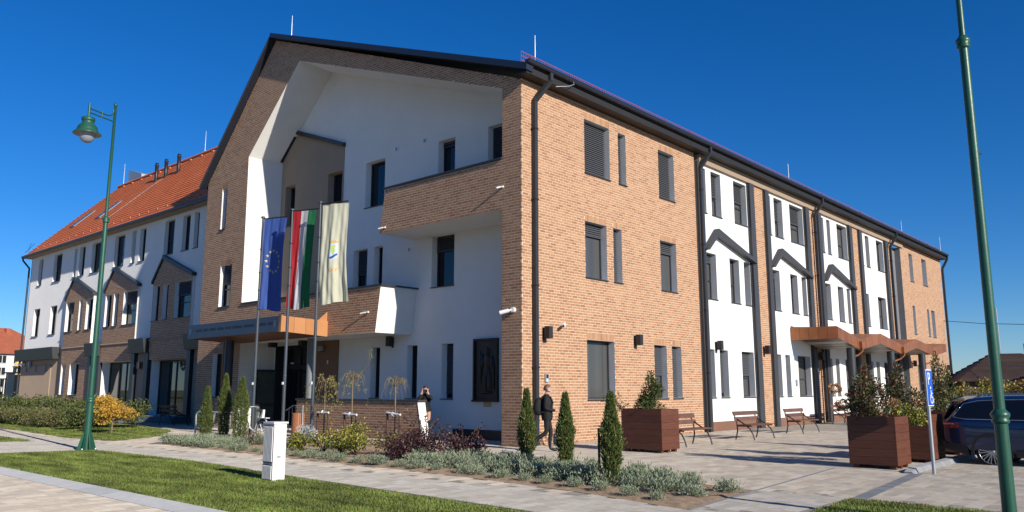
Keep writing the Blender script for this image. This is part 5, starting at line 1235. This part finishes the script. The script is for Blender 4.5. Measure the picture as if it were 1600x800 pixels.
def cream(s, t):
    if .32 < t < .62 and .28 < s < .75:
        s = .52 + (s - .52) * 1.25; t = .48 + (t - .48) * 1.25
        if inpoly(s, t, crown): return 'fl_orange'
        if inpoly(s, t, shield):
            if inpoly(s, t, water): return 'fl_blue'
            if any(math.hypot(s - a, (t - b) * 2.9) < .034 for a, b in grapes): return 'fl_grape'
            return 'fl_sky'
    if .62 < t < .75 and any(near_seg(s, t, *q) for q in letters): return 'fl_orange'
    return 'fl_cream'
flag('cream flag with a crowned grape shield on the right flagpole', S3, cream)

# ------------------------------------------------------------------ bicycle
bk = thing('bicycle', 'white city bicycle with black saddle parked at the rack behind thujas', 'bicycle', (-3.75, 7.35, 0))
def wheel(y, nm='wheel'):
    m = MB(); n = 24; pr_ = [(0, y + .33 * math.cos(2 * PI * k / n), .34 + .33 * math.sin(2 * PI * k / n)) for k in range(n + 1)]; m.tube(pr_, .018, 6, 'rubber', caps=False); w = m.build('wheel', bk)
    m = MB(); m.tube([(0, y + .30 * math.cos(2 * PI * k / n), .34 + .30 * math.sin(2 * PI * k / n)) for k in range(n + 1)], .010, 5, 'steel', caps=False)
    for k in range(14): a = k * PI / 7; m.tube([(0, y, .34), (0, y + .3 * math.cos(a), .34 + .3 * math.sin(a))], .003, 4, 'steel')
    m.tube([(-.05, y, .34), (.05, y, .34)], .025, 8, 'steel'); m.build('rim', w)
    m = MB(); m.tube([(0, y + .37 * math.cos(t), .34 + .37 * math.sin(t)) for t in [math.radians(20 + i * 14) for i in range(11)]], .016, 5, 'white_paint'); m.build('mudguard', bk)
wheel(0); wheel(1.08)
m = MB(); m.tube([(0, .0, .34), (0, .42, .30)], .014, 6, 'white_paint'); m.tube([(0, .42, .30), (0, .25, .78)], .022, 8, 'white_paint'); m.tube([(0, .42, .30), (0, .72, .40), (0, .92, .80)], .026, 8, 'white_paint'); m.tube([(0, .0, .34), (0, .27, .72)], .012, 6, 'white_paint'); m.tube([(0, .9, .75), (0, 1.0, .5), (0, 1.08, .34)], .018, 6, 'white_paint'); m.tube([(0, .92, .8), (0, .88, 1.02)], .016, 6, 'steel'); m.build('frame', bk)
m = MB(); m.tube([(-.28, .72, 1.03), (-.2, .88, 1.06), (0, .9, 1.04), (.2, .88, 1.06), (.28, .72, 1.03)], .013, 6, 'steel'); m.build('handlebar', bk)
m = MB(); m.tube([(0, .25, .78), (0, .22, .92)], .014, 6, 'steel'); m.hexa([(-.03, .38, .92), (.03, .38, .92), (.09, .12, .93), (-.09, .12, .93)], [(-.02, .38, .96), (.02, .38, .96), (.08, .12, .99), (-.08, .12, .99)], 'black_metal'); m.build('saddle', bk)
m = MB(); m.box(-.07, .07, -.28, .2, .72, .74, 'white_paint'); m.tube([(0, -.2, .72), (0, 0, .36)], .008, 5, 'steel'); m.build('luggage_rack', bk)
m = MB(); m.lathe([(.09, 0), (.09, .012), (0, .012)], (.03, .42, .30), 16, 'steel', axis='x'); m.bar((.05, .42, .30), (.05, .55, .20), .02, .02, 'steel'); m.bar((-.05, .42, .30), (-.05, .29, .40), .02, .02, 'steel'); m.build('crank', bk)
m = MB(); m.hexa([(-.04, -.02, .74), (.04, -.02, .74), (.04, .10, .74), (-.04, .10, .74)], [(-.03, -.06, .98), (.03, -.06, .98), (.03, -.01, .98), (-.03, -.01, .98)], 'white_paint'); m.build('rear_pannier', bk)

# ------------------------------------------------------------------ car (dark blue estate-like SUV, side on, tail at the kerb)
car = thing('parked_car', 'dark navy blue sport utility car parked behind the right lamp post', 'car', (2.55, -10.14, -.05), 0); car.scale = (.93, .93, .93)
# local: y from 0 (tail) to -4.70 (nose), x from 0 (visible side) to 1.86
CW = 1.86
st = [  # y, bottom z, side-bottom inset, belt z, roof z, roof inset, tail/nose plan inset
    (.00, .52, .10, .98, .99, .22), (-.06, .42, .05, 1.04, 1.10, .22), (-.22, .30, .02, 1.08, 1.34, .24), (-.45, .27, .0, 1.08, 1.56, .26), (-.75, .26, .0, 1.07, 1.61, .26), (-1.3, .25, .0, 1.06, 1.645, .25), (-2.0, .25, .0, 1.04, 1.655, .25),
    (-2.7, .25, .0, 1.02, 1.60, .26), (-3.15, .25, .0, 1.01, 1.36, .28), (-3.55, .26, .0, 1.00, 1.06, .24), (-4.1, .28, .03, .95, .98, .20), (-4.5, .32, .10, .84, .87, .22), (-4.70, .42, .22, .70, .72, .30)]
V = []; NR = 12
for (y, zb, ins, zbelt, zr, ri) in st:
    x0 = ins; zm = (zb + zbelt) / 2
    half = [(x0 + .06, zb), (x0 + .01, zb + .12), (x0, zm), (x0 + .005, zbelt - .1), (x0 + .04, zbelt), (x0 + ri * .85, zr - .05), (x0 + ri + .15, zr)]
    ring = half + [(CW - a, b) for a, b in half[::-1]]
    for (a, b) in ring: V.append((a, y, b))
n = 14; mb = MB(); F = [(i * n + k, i * n + (k + 1) % n, (i + 1) * n + (k + 1) % n, (i + 1) * n + k) for i in range(len(st) - 1) for k in range(n)]
mb.shared(V, F, 'car_paint', True); mb.face(V[:n], 'car_paint'); mb.face(V[-n:], 'car_paint'); body = mb.build('body', car)
bv = body.modifiers.new('smooth', 'SUBSURF'); bv.levels = 1; bv.render_levels = 2
def side(pts, m, name, parent=car, th=.012, xo=0.0, off=-.004):
    """panel on the visible side following the body's lean above the belt"""
    def X(z, y):
        lean = 0 if z < 1.05 else (z - 1.05) / .52 * .20
        return -.0 + lean + xo
    mb = MB(); mb.hexa([(X(z, y) + off, y, z) for y, z in pts], [(X(z, y) + off - th, y, z) for y, z in pts], m); return mb.build(name, parent)
side([(-.52, 1.10), (-.30, 1.15), (-.50, 1.42), (-.78, 1.49), (-1.18, 1.515), (-1.18, 1.10)], 'car_glass', 'rear_quarter_window', xo=.035)
side([(-1.24, 1.10), (-1.24, 1.515), (-2.1, 1.53), (-2.1, 1.09)], 'car_glass', 'rear_side_window', xo=.035)
side([(-2.16, 1.09), (-2.16, 1.53), (-2.7, 1.48), (-3.25, 1.10)], 'car_glass', 'front_side_window', xo=.035)
def trim(path, m, name, r=.012, xo=.0):
    mb = MB(); mb.tube([(xo + (0 if z < 1.05 else (z - 1.05) / .52 * .20), y, z) for y, z in path], r, 6, m); return mb.build(name, car)
trim([(-.30, 1.13), (-.26, 1.14), (-.48, 1.44), (-.78, 1.51), (-1.2, 1.535), (-2.1, 1.55), (-2.7, 1.50), (-3.3, 1.09)], 'chrome', 'window_trim', xo=.015)
trim([(-.26, 1.13), (-.52, 1.085), (-1.2, 1.085), (-3.3, 1.075)], 'chrome', 'belt_trim', xo=.012)
mb = MB(); mb.tube([(.34, -.75, 1.60), (.32, -.9, 1.665), (.32, -2.3, 1.675), (.34, -2.55, 1.62)], .022, 8, 'chrome'); mb.build('roof_rail', car)
mb = MB(); mb.hexa([(.22, -.20, 1.50), (1.64, -.20, 1.50), (1.62, -.50, 1.61), (.24, -.50, 1.61)], [(.22, -.18, 1.53), (1.64, -.18, 1.53), (1.62, -.50, 1.64), (.24, -.50, 1.64)], 'car_paint'); mb.build('roof_spoiler', car)
mb = MB(); mb.hexa([(.20, -.015, 1.06), (1.66, -.015, 1.06), (1.58, -.24, 1.48), (.28, -.24, 1.48)], [(.20, .0, 1.07), (1.66, .0, 1.07), (1.58, -.225, 1.49), (.28, -.225, 1.49)], 'car_glass'); mb.build('rear_window', car)
mb = MB(); mb.hexa([(-.012, -.36, .88), (.02, -.05, .86), (.05, -.03, 1.01), (-.005, -.36, .99)], [(.1, -.36, .88), (.2, .0, .86), (.2, .02, 1.01), (.1, -.36, .99)], 'tail_red'); tl = mb.build('tail_light', car)
mb = MB(); mb.hexa([(-.012, -.26, .955), (.03, -.05, .95), (.04, -.04, .985), (-.010, -.26, .98)], [(.05, -.26, .955), (.2, .022, .95), (.2, .026, .985), (.05, -.26, .98)], 'tail_white'); mb.build('light_strip', tl)
mb = MB(); mb.hexa([(.0, -.56, .26), (.03, -.02, .40), (.03, -.0, .52), (-.012, -.50, .50)], [(.2, -.56, .26), (.3, .03, .40), (.3, .03, .52), (.2, -.50, .50)], 'car_plastic'); mb.build('rear_bumper', car)
side([(-1.5, .25), (-1.5, .40), (-3.1, .40), (-3.1, .25)], 'car_plastic', 'sill_trim', th=.02, off=-.004)
for (y, lab) in ((-1.02, 0), (-3.82, 0)):
    mb = MB(); arc = [(y + .425 * math.cos(t), .36 + .425 * math.sin(t)) for t in [math.radians(-15 + i * 17.5) for i in range(13)]]; inn = [(y + .372 * math.cos(t), .36 + .372 * math.sin(t)) for t in [math.radians(-15 + i * 17.5) for i in range(13)]]
    for i in range(12): mb.hexa([(-.016, *arc[i]), (-.016, *arc[i + 1]), (-.016, *inn[i + 1]), (-.016, *inn[i])], [(.25, *arc[i]), (.25, *arc[i + 1]), (.25, *inn[i + 1]), (.25, *inn[i])], 'car_plastic')
    mb.build('wheel_arch', car)
    for xs, fl in ((.02, 1), (CW - .24, -1)):
        mb = MB(); prof = [(.28, 0), (.340, .005), (.352, .03), (.352, .19), (.335, .215), (.28, .22)]; mb.lathe([(r, h) for r, h in prof], (xs, y, .355), 28, 'rubber', axis='x'); mb.lathe([(0, .03), (.39, .03), (.39, .2)], (xs, y, .355), 20, 'black_metal', axis='x') if False else None; wh = mb.build('wheel', car)
        mb = MB(); mb.lathe([(.292, .03), (.285, .006), (.268, .012), (.268, .06), (.0, .07)], (xs, y, .355), 28, 'car_plastic', axis='x'); mb.lathe([(.295, .02), (.29, .002), (.272, .004), (.27, .02)], (xs, y, .355), 28, 'alloy', axis='x')
        mb.lathe([(0, .0), (.05, .002), (.055, .02)], (xs, y, .355), 14, 'alloy', axis='x')
        for k in range(10):
            for da in (-.09, .09):
                a = 2 * PI * k / 10 + da; b = 2 * PI * k / 10 + da * 1.5
                mb.bar((xs + .012, y + .045 * math.cos(a), .355 + .045 * math.sin(a)), (xs + .008, y + .275 * math.cos(b), .355 + .275 * math.sin(b)), .019, .02, 'alloy', up=(1, 0, 0))
        mb.build('rim', wh)
mb = MB(); mb.bar((-.02, -1.72, .92), (-.02, -1.92, .92), .03, .03, 'car_paint'); mb.bar((-.02, -2.72, .92), (-.02, -2.9, .92), .03, .03, 'car_paint'); mb.build('door_handle', car, kind='stuff')
mb = MB()
for y in (-1.33, -2.14): mb.box(-.004, -.001, y - .004, y + .004, .42, 1.04, 'black_metal')
mb.build('door_gap', car, kind='stuff')

# ------------------------------------------------------------------ people
def skin_body(name, parent, J, E, regions):
    """J: name -> (x, y, z, r); E: edges; regions(co) -> material. One continuous skinned surface."""
    names = list(J); me = bpy.data.meshes.new(name); me.from_pydata([J[k][:3] for k in names], [(names.index(a), names.index(b)) for a, b in E], [])
    o = bpy.data.objects.new(name, me); COL.objects.link(o)
    o.modifiers.new('skin', 'SKIN'); o.modifiers.new('sub', 'SUBSURF').levels = 2
    for i, k in enumerate(names):
        sv_ = me.skin_vertices[0].data[i]; r = J[k][3]; sv_.radius = (r, r) if not hasattr(r, '__len__') else r; sv_.use_root = (i == 0)
    bpy.context.view_layer.update()
    nm = bpy.data.meshes.new_from_object(o.evaluated_get(bpy.context.evaluated_depsgraph_get())); bpy.data.objects.remove(o); bpy.data.meshes.remove(me)
    nm.materials.clear(); ms = []
    idx = []
    for p in nm.polygons:
        m = regions(p.center)
        if m not in ms: ms.append(m); nm.materials.append(M[m])
        idx.append(ms.index(m)); p.use_smooth = True
    nm.polygons.foreach_set('material_index', idx); nm.name = name
    return link(name, nm, parent)
def hand(J, E, w, wrist, dirv, side, up):
    """palm plus five separate slightly curled fingers on the chain"""
    d = Vector(dirv).normalized(); s = Vector(side).normalized(); u = Vector(up).normalized(); p = Vector(wrist)
    pk_ = w + 'palm'; J[pk_] = (*(p + d * .05), .026); E.append((w + 'wrist', pk_)); kn = w + 'knuckle'; J[kn] = (*(p + d * .085), .024); E.append((pk_, kn))
    for i, (off, ln) in enumerate(((-.027, .062), (-.009, .074), (.009, .070), (.027, .055))):
        a = p + d * .10 + s * off; b = a + d * ln * .5 + u * .008; c = a + d * ln * .8 + u * .03
        J[w + 'f%da' % i] = (*a, .009); J[w + 'f%db' % i] = (*b, .0085); J[w + 'f%dc' % i] = (*c, .008); E += [(kn, w + 'f%da' % i), (w + 'f%da' % i, w + 'f%db' % i), (w + 'f%db' % i, w + 'f%dc' % i)]
    a = p + d * .045 - s * .035; b = a + d * .03 - s * .02 + u * .01; J[w + 'ta'] = (*a, .011); J[w + 'tb'] = (*b, .009); E += [(pk_, w + 'ta'), (w + 'ta', w + 'tb')]
def face_parts(parent, c, f, r, hair, cut_):
    """eyes, ears and hair on a head centred at c looking along f (unit, horizontal)"""
    c = Vector(c); f = Vector(f).normalized(); s = Vector((-f.y, f.x, 0)); u = Vector((0, 0, 1))
    for k in (-1, 1):
        m = MB(); m.lathe([(0, -.011), (.008, -.008), (.011, 0), (.008, .008), (0, .011)], c + f * .074 + s * .033 * k + u * .012, 8, 'black_metal'); m.build('eye', parent)
        m = MB(); m.lathe([(.0, -.032), (.014, -.02), (.018, .005), (.012, .028), (0, .034)], c + s * .082 * k - f * .005 - u * .005, 8, 'skin'); m.build('ear', parent)
    m = MB(); m.bar(c + f * .088 - u * .045 - s * .022, c + f * .088 - u * .045 + s * .022, .008, .007, 'tail_red'); m.build('mouth', parent)
    V = []; n = 20; rows = 12; mh = MB()
    for i in range(rows + 1):
        ph = PI * i / rows
        for k in range(n):
            th = 2 * PI * k / n; d = Vector((f.x * math.cos(th) + s.x * math.sin(th), f.y * math.cos(th) + s.y * math.sin(th), 0))
            rr = (r[0], r[0] * 1.12); p = d * math.sin(ph) * (rr[1] if abs(math.cos(th)) > .5 else rr[0]) + u * math.cos(ph) * r[1]
            if math.cos(th) > .2 and ph > 1.0: p = p * .5                # opening for the face
            if p.z < cut_: p = Vector((p.x * .55, p.y * .55, cut_ - (p.z - cut_) * .03))
            p *= 1 + random.uniform(-.03, .03); V.append(c + p + u * .012 - f * .012)
    mh.shared(V, [(i * n + k, i * n + (k + 1) % n, (i + 1) * n + (k + 1) % n, (i + 1) * n + k) for i in range(rows) for k in range(n)], hair, True); mh.build('hair', parent)
# man walking to the right along the sunny wall (local x = walking direction)
man = thing('person', 'person in black walking to the right past the building corner with backpack', 'person', (-.83, -1.59, 0), math.radians(-52))
J = {}; E = []
J['pelvis'] = (0, 0, .90, .135); J['belly'] = (.01, 0, 1.08, .145); J['chest'] = (.0, 0, 1.28, (.165, .14)); J['neckb'] = (-.005, 0, 1.44, .075); J['neck'] = (.015, 0, 1.50, .052)
J['head'] = (.03, 0, 1.59, .088); J['crown'] = (.025, 0, 1.66, .082); J['nose'] = (.118, 0, 1.585, .013); J['chin'] = (.08, 0, 1.52, .036)
E += [('pelvis', 'belly'), ('belly', 'chest'), ('chest', 'neckb'), ('neckb', 'neck'), ('neck', 'head'), ('head', 'crown'), ('head', 'nose'), ('neck', 'chin')]
for w, sy, knee, ank, toe in (('L', .09, (.10, .50), (.07, .08), (.24, .03)), ('R', -.09, (-.02, .49), (-.40, .20), (-.36, .06))):
    J[w + 'hip'] = (.0, sy, .86, .098); J[w + 'knee'] = (knee[0], sy * .9, knee[1], .062); J[w + 'calf'] = ((knee[0] * .6 + ank[0] * .4) - .02, sy * .9, knee[1] * .6 + ank[1] * .4, .057); J[w + 'ank'] = (ank[0], sy * .9, ank[1], .042); J[w + 'ball'] = (toe[0] - (.06 if w == 'L' else -.02), sy * .95, toe[1] + .02, .042); J[w + 'toe'] = (toe[0] + .02, sy, toe[1] - (.0 if w == 'L' else .03), .032)
    E += [('pelvis', w + 'hip'), (w + 'hip', w + 'knee'), (w + 'knee', w + 'calf'), (w + 'calf', w + 'ank'), (w + 'ank', w + 'ball'), (w + 'ball', w + 'toe')]
    J[w + 'sho'] = (-.01, sy * 2.0, 1.38, .075); J[w + 'elb'] = (-.04, sy * 2.45, 1.10, .055); J[w + 'wrist'] = (.20, sy * 1.5, 1.05, .036)
    E += [('chest', w + 'sho'), (w + 'sho', w + 'elb'), (w + 'elb', w + 'wrist')]
    hand(J, E, w, J[w + 'wrist'][:3], (.9, -sy * 2, .05), (0, 0, 1 if sy > 0 else -1), (0, -sy, 0))
def man_mat(c):
    if c.z > 1.475: return 'skin'
    if c.x > .215 and 1.0 < c.z < 1.14: return 'skin'
    if c.z > .84: return 'black_cloth'
    return 'dark_cloth' if c.z > .13 else 'black_metal'
skin_body('body', man, J, E, man_mat); face_parts(man, (.03, 0, 1.60), (1, 0, 0), (.101, .116), 'fair_hair', -.05)
m = MB(); m.lathe([(.150, .80), (.165, .9), (.163, 1.0), (.168, 1.1), (.172, 1.22), (.16, 1.34), (.09, 1.44), (.07, 1.47)], (0, 0, 0), 20, 'black_cloth'); 
V2 = [(x * .92, y * 1.12, z) for x, y, z in m.v]; m.v = V2; m.build('jacket', man)
m = MB(); m.hexa([(.05, -.05, 1.44), (.05, .05, 1.44), (.10, .03, 1.40), (.10, -.03, 1.40)], [(.05, -.05, 1.49), (.05, .05, 1.49), (.075, .035, 1.47), (.075, -.035, 1.47)], 'white_paint'); m.build('collar', man)
bp = thing('backpack', 'black backpack worn by the walking person', 'backpack', (-.83, -1.59, 0), math.radians(-52))
m = MB(); V = []; n = 14
for (z, rx, ry, cx) in ((.92, .05, .10, -.20), (.96, .10, .15, -.225), (1.08, .125, .165, -.24), (1.22, .115, .155, -.235), (1.34, .09, .13, -.215), (1.39, .03, .07, -.19)):
    for k in range(n): t_ = 2 * PI * k / n; V.append((cx + rx * abs(math.cos(t_)) ** .7 * (1 if math.cos(t_) > 0 else -1), ry * abs(math.sin(t_)) ** .7 * (1 if math.sin(t_) > 0 else -1), z))
m.shared(V, [(i * n + k, i * n + (k + 1) % n, (i + 1) * n + (k + 1) % n, (i + 1) * n + k) for i in range(5) for k in range(n)], 'dark_cloth', True); m.face(V[:n], 'dark_cloth'); m.face(V[-n:], 'dark_cloth'); m.build('pack', bp)
for sy in (-.12, .12):
    m = MB(); m.tube([(-.16, sy, 1.36), (-.05, sy * 1.05, 1.475), (.10, sy, 1.40), (.16, sy, 1.25), (.08, sy * 1.4, 1.08), (-.14, sy * 1.25, 1.0)], .018, 6, 'dark_cloth'); m.build('strap', bp)
m = MB(); m.tube([(-.2, .1, .95), (-.22, .12, .86), (-.2, .12, .76)], .008, 5, 'dark_cloth'); m.build('loose_strap', bp)
# woman leaning on the low wall holding a phone up to her face (local x faces the camera)
wo = thing('person', 'dark haired person in black leaning behind the low wall end looking through a phone', 'person', (.42, 4.50, 0), math.radians(218), scale=(1.03, 1.03, 1.03))
J = {}; E = []
J['pelvis'] = (0, 0, .90, .125); J['belly'] = (.03, 0, 1.06, .11); J['chest'] = (.07, 0, 1.24, .125); J['neckb'] = (.09, 0, 1.39, .06); J['neck'] = (.11, 0, 1.45, .046); J['head'] = (.13, 0, 1.54, .082); J['crown'] = (.12, 0, 1.61, .076); J['nose'] = (.21, 0, 1.535, .012); J['chin'] = (.175, 0, 1.475, .033)
E += [('pelvis', 'belly'), ('belly', 'chest'), ('chest', 'neckb'), ('neckb', 'neck'), ('neck', 'head'), ('head', 'crown'), ('head', 'nose'), ('neck', 'chin')]
for w, sy in (('L', .085), ('R', -.085)):
    J[w + 'hip'] = (.0, sy, .85, .095); J[w + 'knee'] = (.03, sy * .8, .48, .058); J[w + 'calf'] = (-.0, sy * .85, .32, .054); J[w + 'ank'] = (-.03, sy * .9, .08, .038); J[w + 'ball'] = (.07, sy * 1.0, .04, .036); J[w + 'toe'] = (.13, sy * 1.05, .03, .028)
    E += [('pelvis', w + 'hip'), (w + 'hip', w + 'knee'), (w + 'knee', w + 'calf'), (w + 'calf', w + 'ank'), (w + 'ank', w + 'ball'), (w + 'ball', w + 'toe')]
    J[w + 'sho'] = (.08, sy * 1.9, 1.33, .062); J[w + 'elb'] = (.27, sy * 2.5, 1.24, .048); J[w + 'wrist'] = (.27, sy * 1.15, 1.43, .032)
    E += [('chest', w + 'sho'), (w + 'sho', w + 'elb'), (w + 'elb', w + 'wrist')]
    hand(J, E, w, J[w + 'wrist'][:3], (.1, -sy * 2, .9), (1, 0, 0), (-.5, -sy * 3, 0))
def wo_mat(c):
    if c.z > 1.43 or (c.x > .22 and c.z > 1.40): return 'skin'
    if c.z > .92: return 'black_cloth'
    return 'skin' if c.z > .60 else 'dark_cloth'
skin_body('body', wo, J, E, wo_mat); face_parts(wo, (.13, 0, 1.55), (1, 0, 0), (.092, .10), 'dark_hair', -.16)
m = MB(); m.lathe([(.165, .88), (.16, .93), (.145, 1.0), (.135, 1.1), (.145, 1.22), (.10, 1.36), (.06, 1.42)], (.03, 0, 0), 18, 'black_cloth'); m.v = [(x + max(0, (z - 1) * .12), y, z) for x, y, z in m.v]; m.build('coat', wo)
m = MB(); m.box(.255, .268, -.08, .08, 1.50, 1.585, 'black_metal'); ph = m.build('phone', None, label='dark phone held up before the face of the leaning person', category='phone'); ph.location = wo.location; ph.rotation_euler = wo.rotation_euler

# ------------------------------------------------------------------ background: houses, trees, wires
ap = thing('apartment_block', 'distant white apartment block with yellow balconies and red roof at far left', 'building', (13.0, 92.0, 0), math.radians(12))
mb = MB(); mb.box(-7, 7, -.0, 9, 0, 5.7, 'far_wall'); mb.build('wall', ap)
mb = MB(); mb.hexa([(-7.4, -.4, 5.7), (7.4, -.4, 5.7), (7.4, 9.4, 5.7), (-7.4, 9.4, 5.7)], [(-2.5, 4.0, 9.0), (2.5, 4.0, 9.0), (2.5, 5.0, 9.0), (-2.5, 5.0, 9.0)], 'far_roof'); rf = mb.build('roof', ap)
for x in (-2.4, 1.6): mb = MB(); mb.box(x, x + .6, 3, 3.6, 7.4, 8.9, 'far_roof'); mb.build('chimney', rf)
for k, x in enumerate((-6.0, -4.2, -2.4, -.6, 1.2, 3.0, 4.8)):
    for j in range(4):
        z = .5 + j * 1.38
        mb = MB(); mb.box(x, x + .9, -.04, .0, z, z + .85, 'glass'); w_ = mb.build('window', ap)
        mb = MB(); mb.box(x - .06, x + .96, -.07, -.03, z - .06, z, 'far_wall'); mb.box(x + .42, x + .48, -.06, -.035, z, z + .85, 'far_wall'); mb.build('frame', w_)
        if k in (1, 2, 4) and j > 0: mb = MB(); mb.box(x - .15, x + 1.2, -.7, -.62, z - .35, z + .15, 'far_yellow'); mb.box(x - .15, x + 1.2, -.62, -.05, z - .35, z - .27, 'far_wall'); mb.build('balcony', ap)
fn_ = thing('boundary_wall', 'dark fence with a pale brick post left of the wing', 'fence', (6.0, 60, 0))
mb = MB(); mb.box(-1.6, -1.1, 0, .5, 0, 2.9, 'mortar'); mb.build('post', fn_)
mb = MB(); mb.box(-1.75, -.95, -.15, .65, 2.9, 3.0, 'slab_grey'); mb.build('post_cap', fn_)
for k in range(26): m = MB(); m.box(-5.2 + k * .14, -5.14 + k * .14, .2, .26, .2, 2.5, 'black_metal'); m.build('fence_bar', fn_)
for z in (.3, 2.4): m = MB(); m.box(-5.3, -1.6, .18, .28, z, z + .08, 'black_metal'); m.build('fence_rail', fn_)
mb = MB(); mb.box(-1.1, 2.0, .0, .3, 0, 2.8, 'brick'); mb.build('wall_panel', fn_)
# dark roofed houses on the right
def house(loc, rz, w, d, h, rh, hip, lab):
    t = thing('house', lab, 'house', loc, rz)
    mb = MB(); mb.box(-w / 2, w / 2, -d / 2, d / 2, 0, h, 'house_wall'); mb.build('wall', t)
    b = [(-w / 2 - .4, -d / 2 - .4, h), (w / 2 + .4, -d / 2 - .4, h), (w / 2 + .4, d / 2 + .4, h), (-w / 2 - .4, d / 2 + .4, h)]; r = [(-w / 2 + hip, 0, h + rh), (w / 2 - hip, 0, h + rh)]
    mb = MB(); mb.face([b[0], b[1], r[1], r[0]], 'dark_roof'); mb.face([b[2], b[3], r[0], r[1]], 'dark_roof'); mb.face([b[1], b[2], r[1]], 'dark_roof'); mb.face([b[3], b[0], r[0]], 'dark_roof'); mb.face(b, 'dark_roof'); rf = mb.build('roof', t)
    mt = MB(); n = 9
    for i in range(n):                                   # tile courses on the two long slopes
        for sg in (-1, 1):
            f0 = i / n; f1 = (i + 1) / n
            L = lambda f, e: (-w / 2 - .4 + (hip + .4) * f, sg * (d / 2 + .4) * (1 - f), h + rh * f + e); Rr = lambda f, e: (w / 2 + .4 - (hip + .4) * f, sg * (d / 2 + .4) * (1 - f), h + rh * f + e)
            mt.face([L(f0, .10), Rr(f0, .10), Rr(f1, .03), L(f1, .03)], 'dark_roof'); mt.face([L(f0, .0), Rr(f0, .0), Rr(f0, .10), L(f0, .10)], 'dark_roof')
    mt.build('tile_courses', rf, kind='stuff')
    mb = MB(); mb.box(w * .18, w * .18 + .7, -.3, .4, h + rh * .5, h + rh + .7, 'house_wall'); mb.build('chimney', rf)
    for x in (-w / 4, w / 4): m = MB(); m.box(x - .5, x + .5, -d / 2 - .03, -d / 2, .9, 2.0, 'glass'); m.build('window', t)
    return t
house((46.5, -3.6, 0), math.radians(-68), 6.6, 7, 2.1, 1.9, 2.4, 'dark brown hip roofed house behind the evergreen right of the building')
house((41, -8.2, 0), math.radians(-60), 7, 5.5, 1.7, 1.0, 1.9, 'second dark roofed house behind the lamp post at right')
mb = MB(); mb.tube([(47, -3.2, 0), (47, -3.2, 7.2)], .035, 6, 'galv'); mb.build('antenna_mast', None, label='thin aerial mast above the dark house roof', category='mast')
up_ = thing('utility_pole', 'dark wooden utility pole with crossarm at far right skyline', 'pole', (52, -9.6, 0))
mb = MB(); mb.tube([(0, 0, 0), (0, 0, 5.3)], .12, 8, 'stake'); mb.build('pole', up_); mb = MB(); mb.box(-.06, .06, -.9, .9, 4.7, 4.82, 'stake'); mb.build('crossarm', up_)
mb = MB(); mb.tube([(46.4, 1.0, 6.6), (45.5, -2.5, 6.1), (43.0, -7.0, 5.6), (40, -12, 5.4)], .022, 6, 'black_metal'); mb.build('overhead_wire', None, label='overhead wire crossing the sky right of the building', category='wire')
random.seed(5)
for i, (x, y, h, r, lv, lab) in enumerate(((33.0, -5.0, 2.2, 1.1, ['olive_leaf', 'golden_leaf'], 'yellowish garden bush behind the car roof, left of lamp post'), (34, -6.3, 2.4, 1.2, ['far_tree', 'olive_leaf'], 'dull green garden bush just left of the lamp post'), (30.5, -7.2, 2.1, 1.0, ['olive_leaf', 'yellow_leaf', 'far_tree'], 'autumn coloured bush right of lamp post above car'), (36, -8.6, 3.0, 1.4, ['far_tree'], 'dark garden tree at the right edge behind the car'), (32, -8.5, 2.5, 1.2, ['far_tree', 'golden_leaf'], 'mixed green bush at the right edge above the car'))):
    t = thing('garden_bush', lab, 'bush', (x, y, 0)); lb = [(random.gauss(0, r * .45), random.gauss(0, r * .45), h * random.uniform(.3, .8), r * .5, r * .5, h * .22) for _ in range(10)]
    P, d = cloud_in_ellipsoids(lb, 1500, .4); V, F = leafquads(P, d + rng.normal(0, .8, P.shape), .16, .10)
    pk_ = rng.integers(0, len(lv), 1500); link('foliage', plantmesh('foliage', [(V.reshape(-1, 4, 3)[pk_ == k].reshape(-1, 3), np.arange(4 * int((pk_ == k).sum())).reshape(-1, 4), m_) for k, m_ in enumerate(lv)]), t)
    mb = MB(); mb.tube([(0, 0, 0), (0, 0, h * .6)], [.06, .03], 6, 'bark_dark'); mb.build('trunk', t)
# trees across the road behind the viewer (they show in the glass and shade the low sky)
lb = [(-62 + random.gauss(0, 4), -30 + i * 5.2 + random.gauss(0, 2), random.uniform(3, 10), 4.2, 4.0, 3.4) for i in range(34)]
P, d = cloud_in_ellipsoids(lb, 16000, .5); V, F = leafquads(P, d + rng.normal(0, .8, P.shape), 1.1, .8); link('tree_belt', plantmesh('tree_belt', [(V, F, 'far_tree')]), None, kind='stuff')
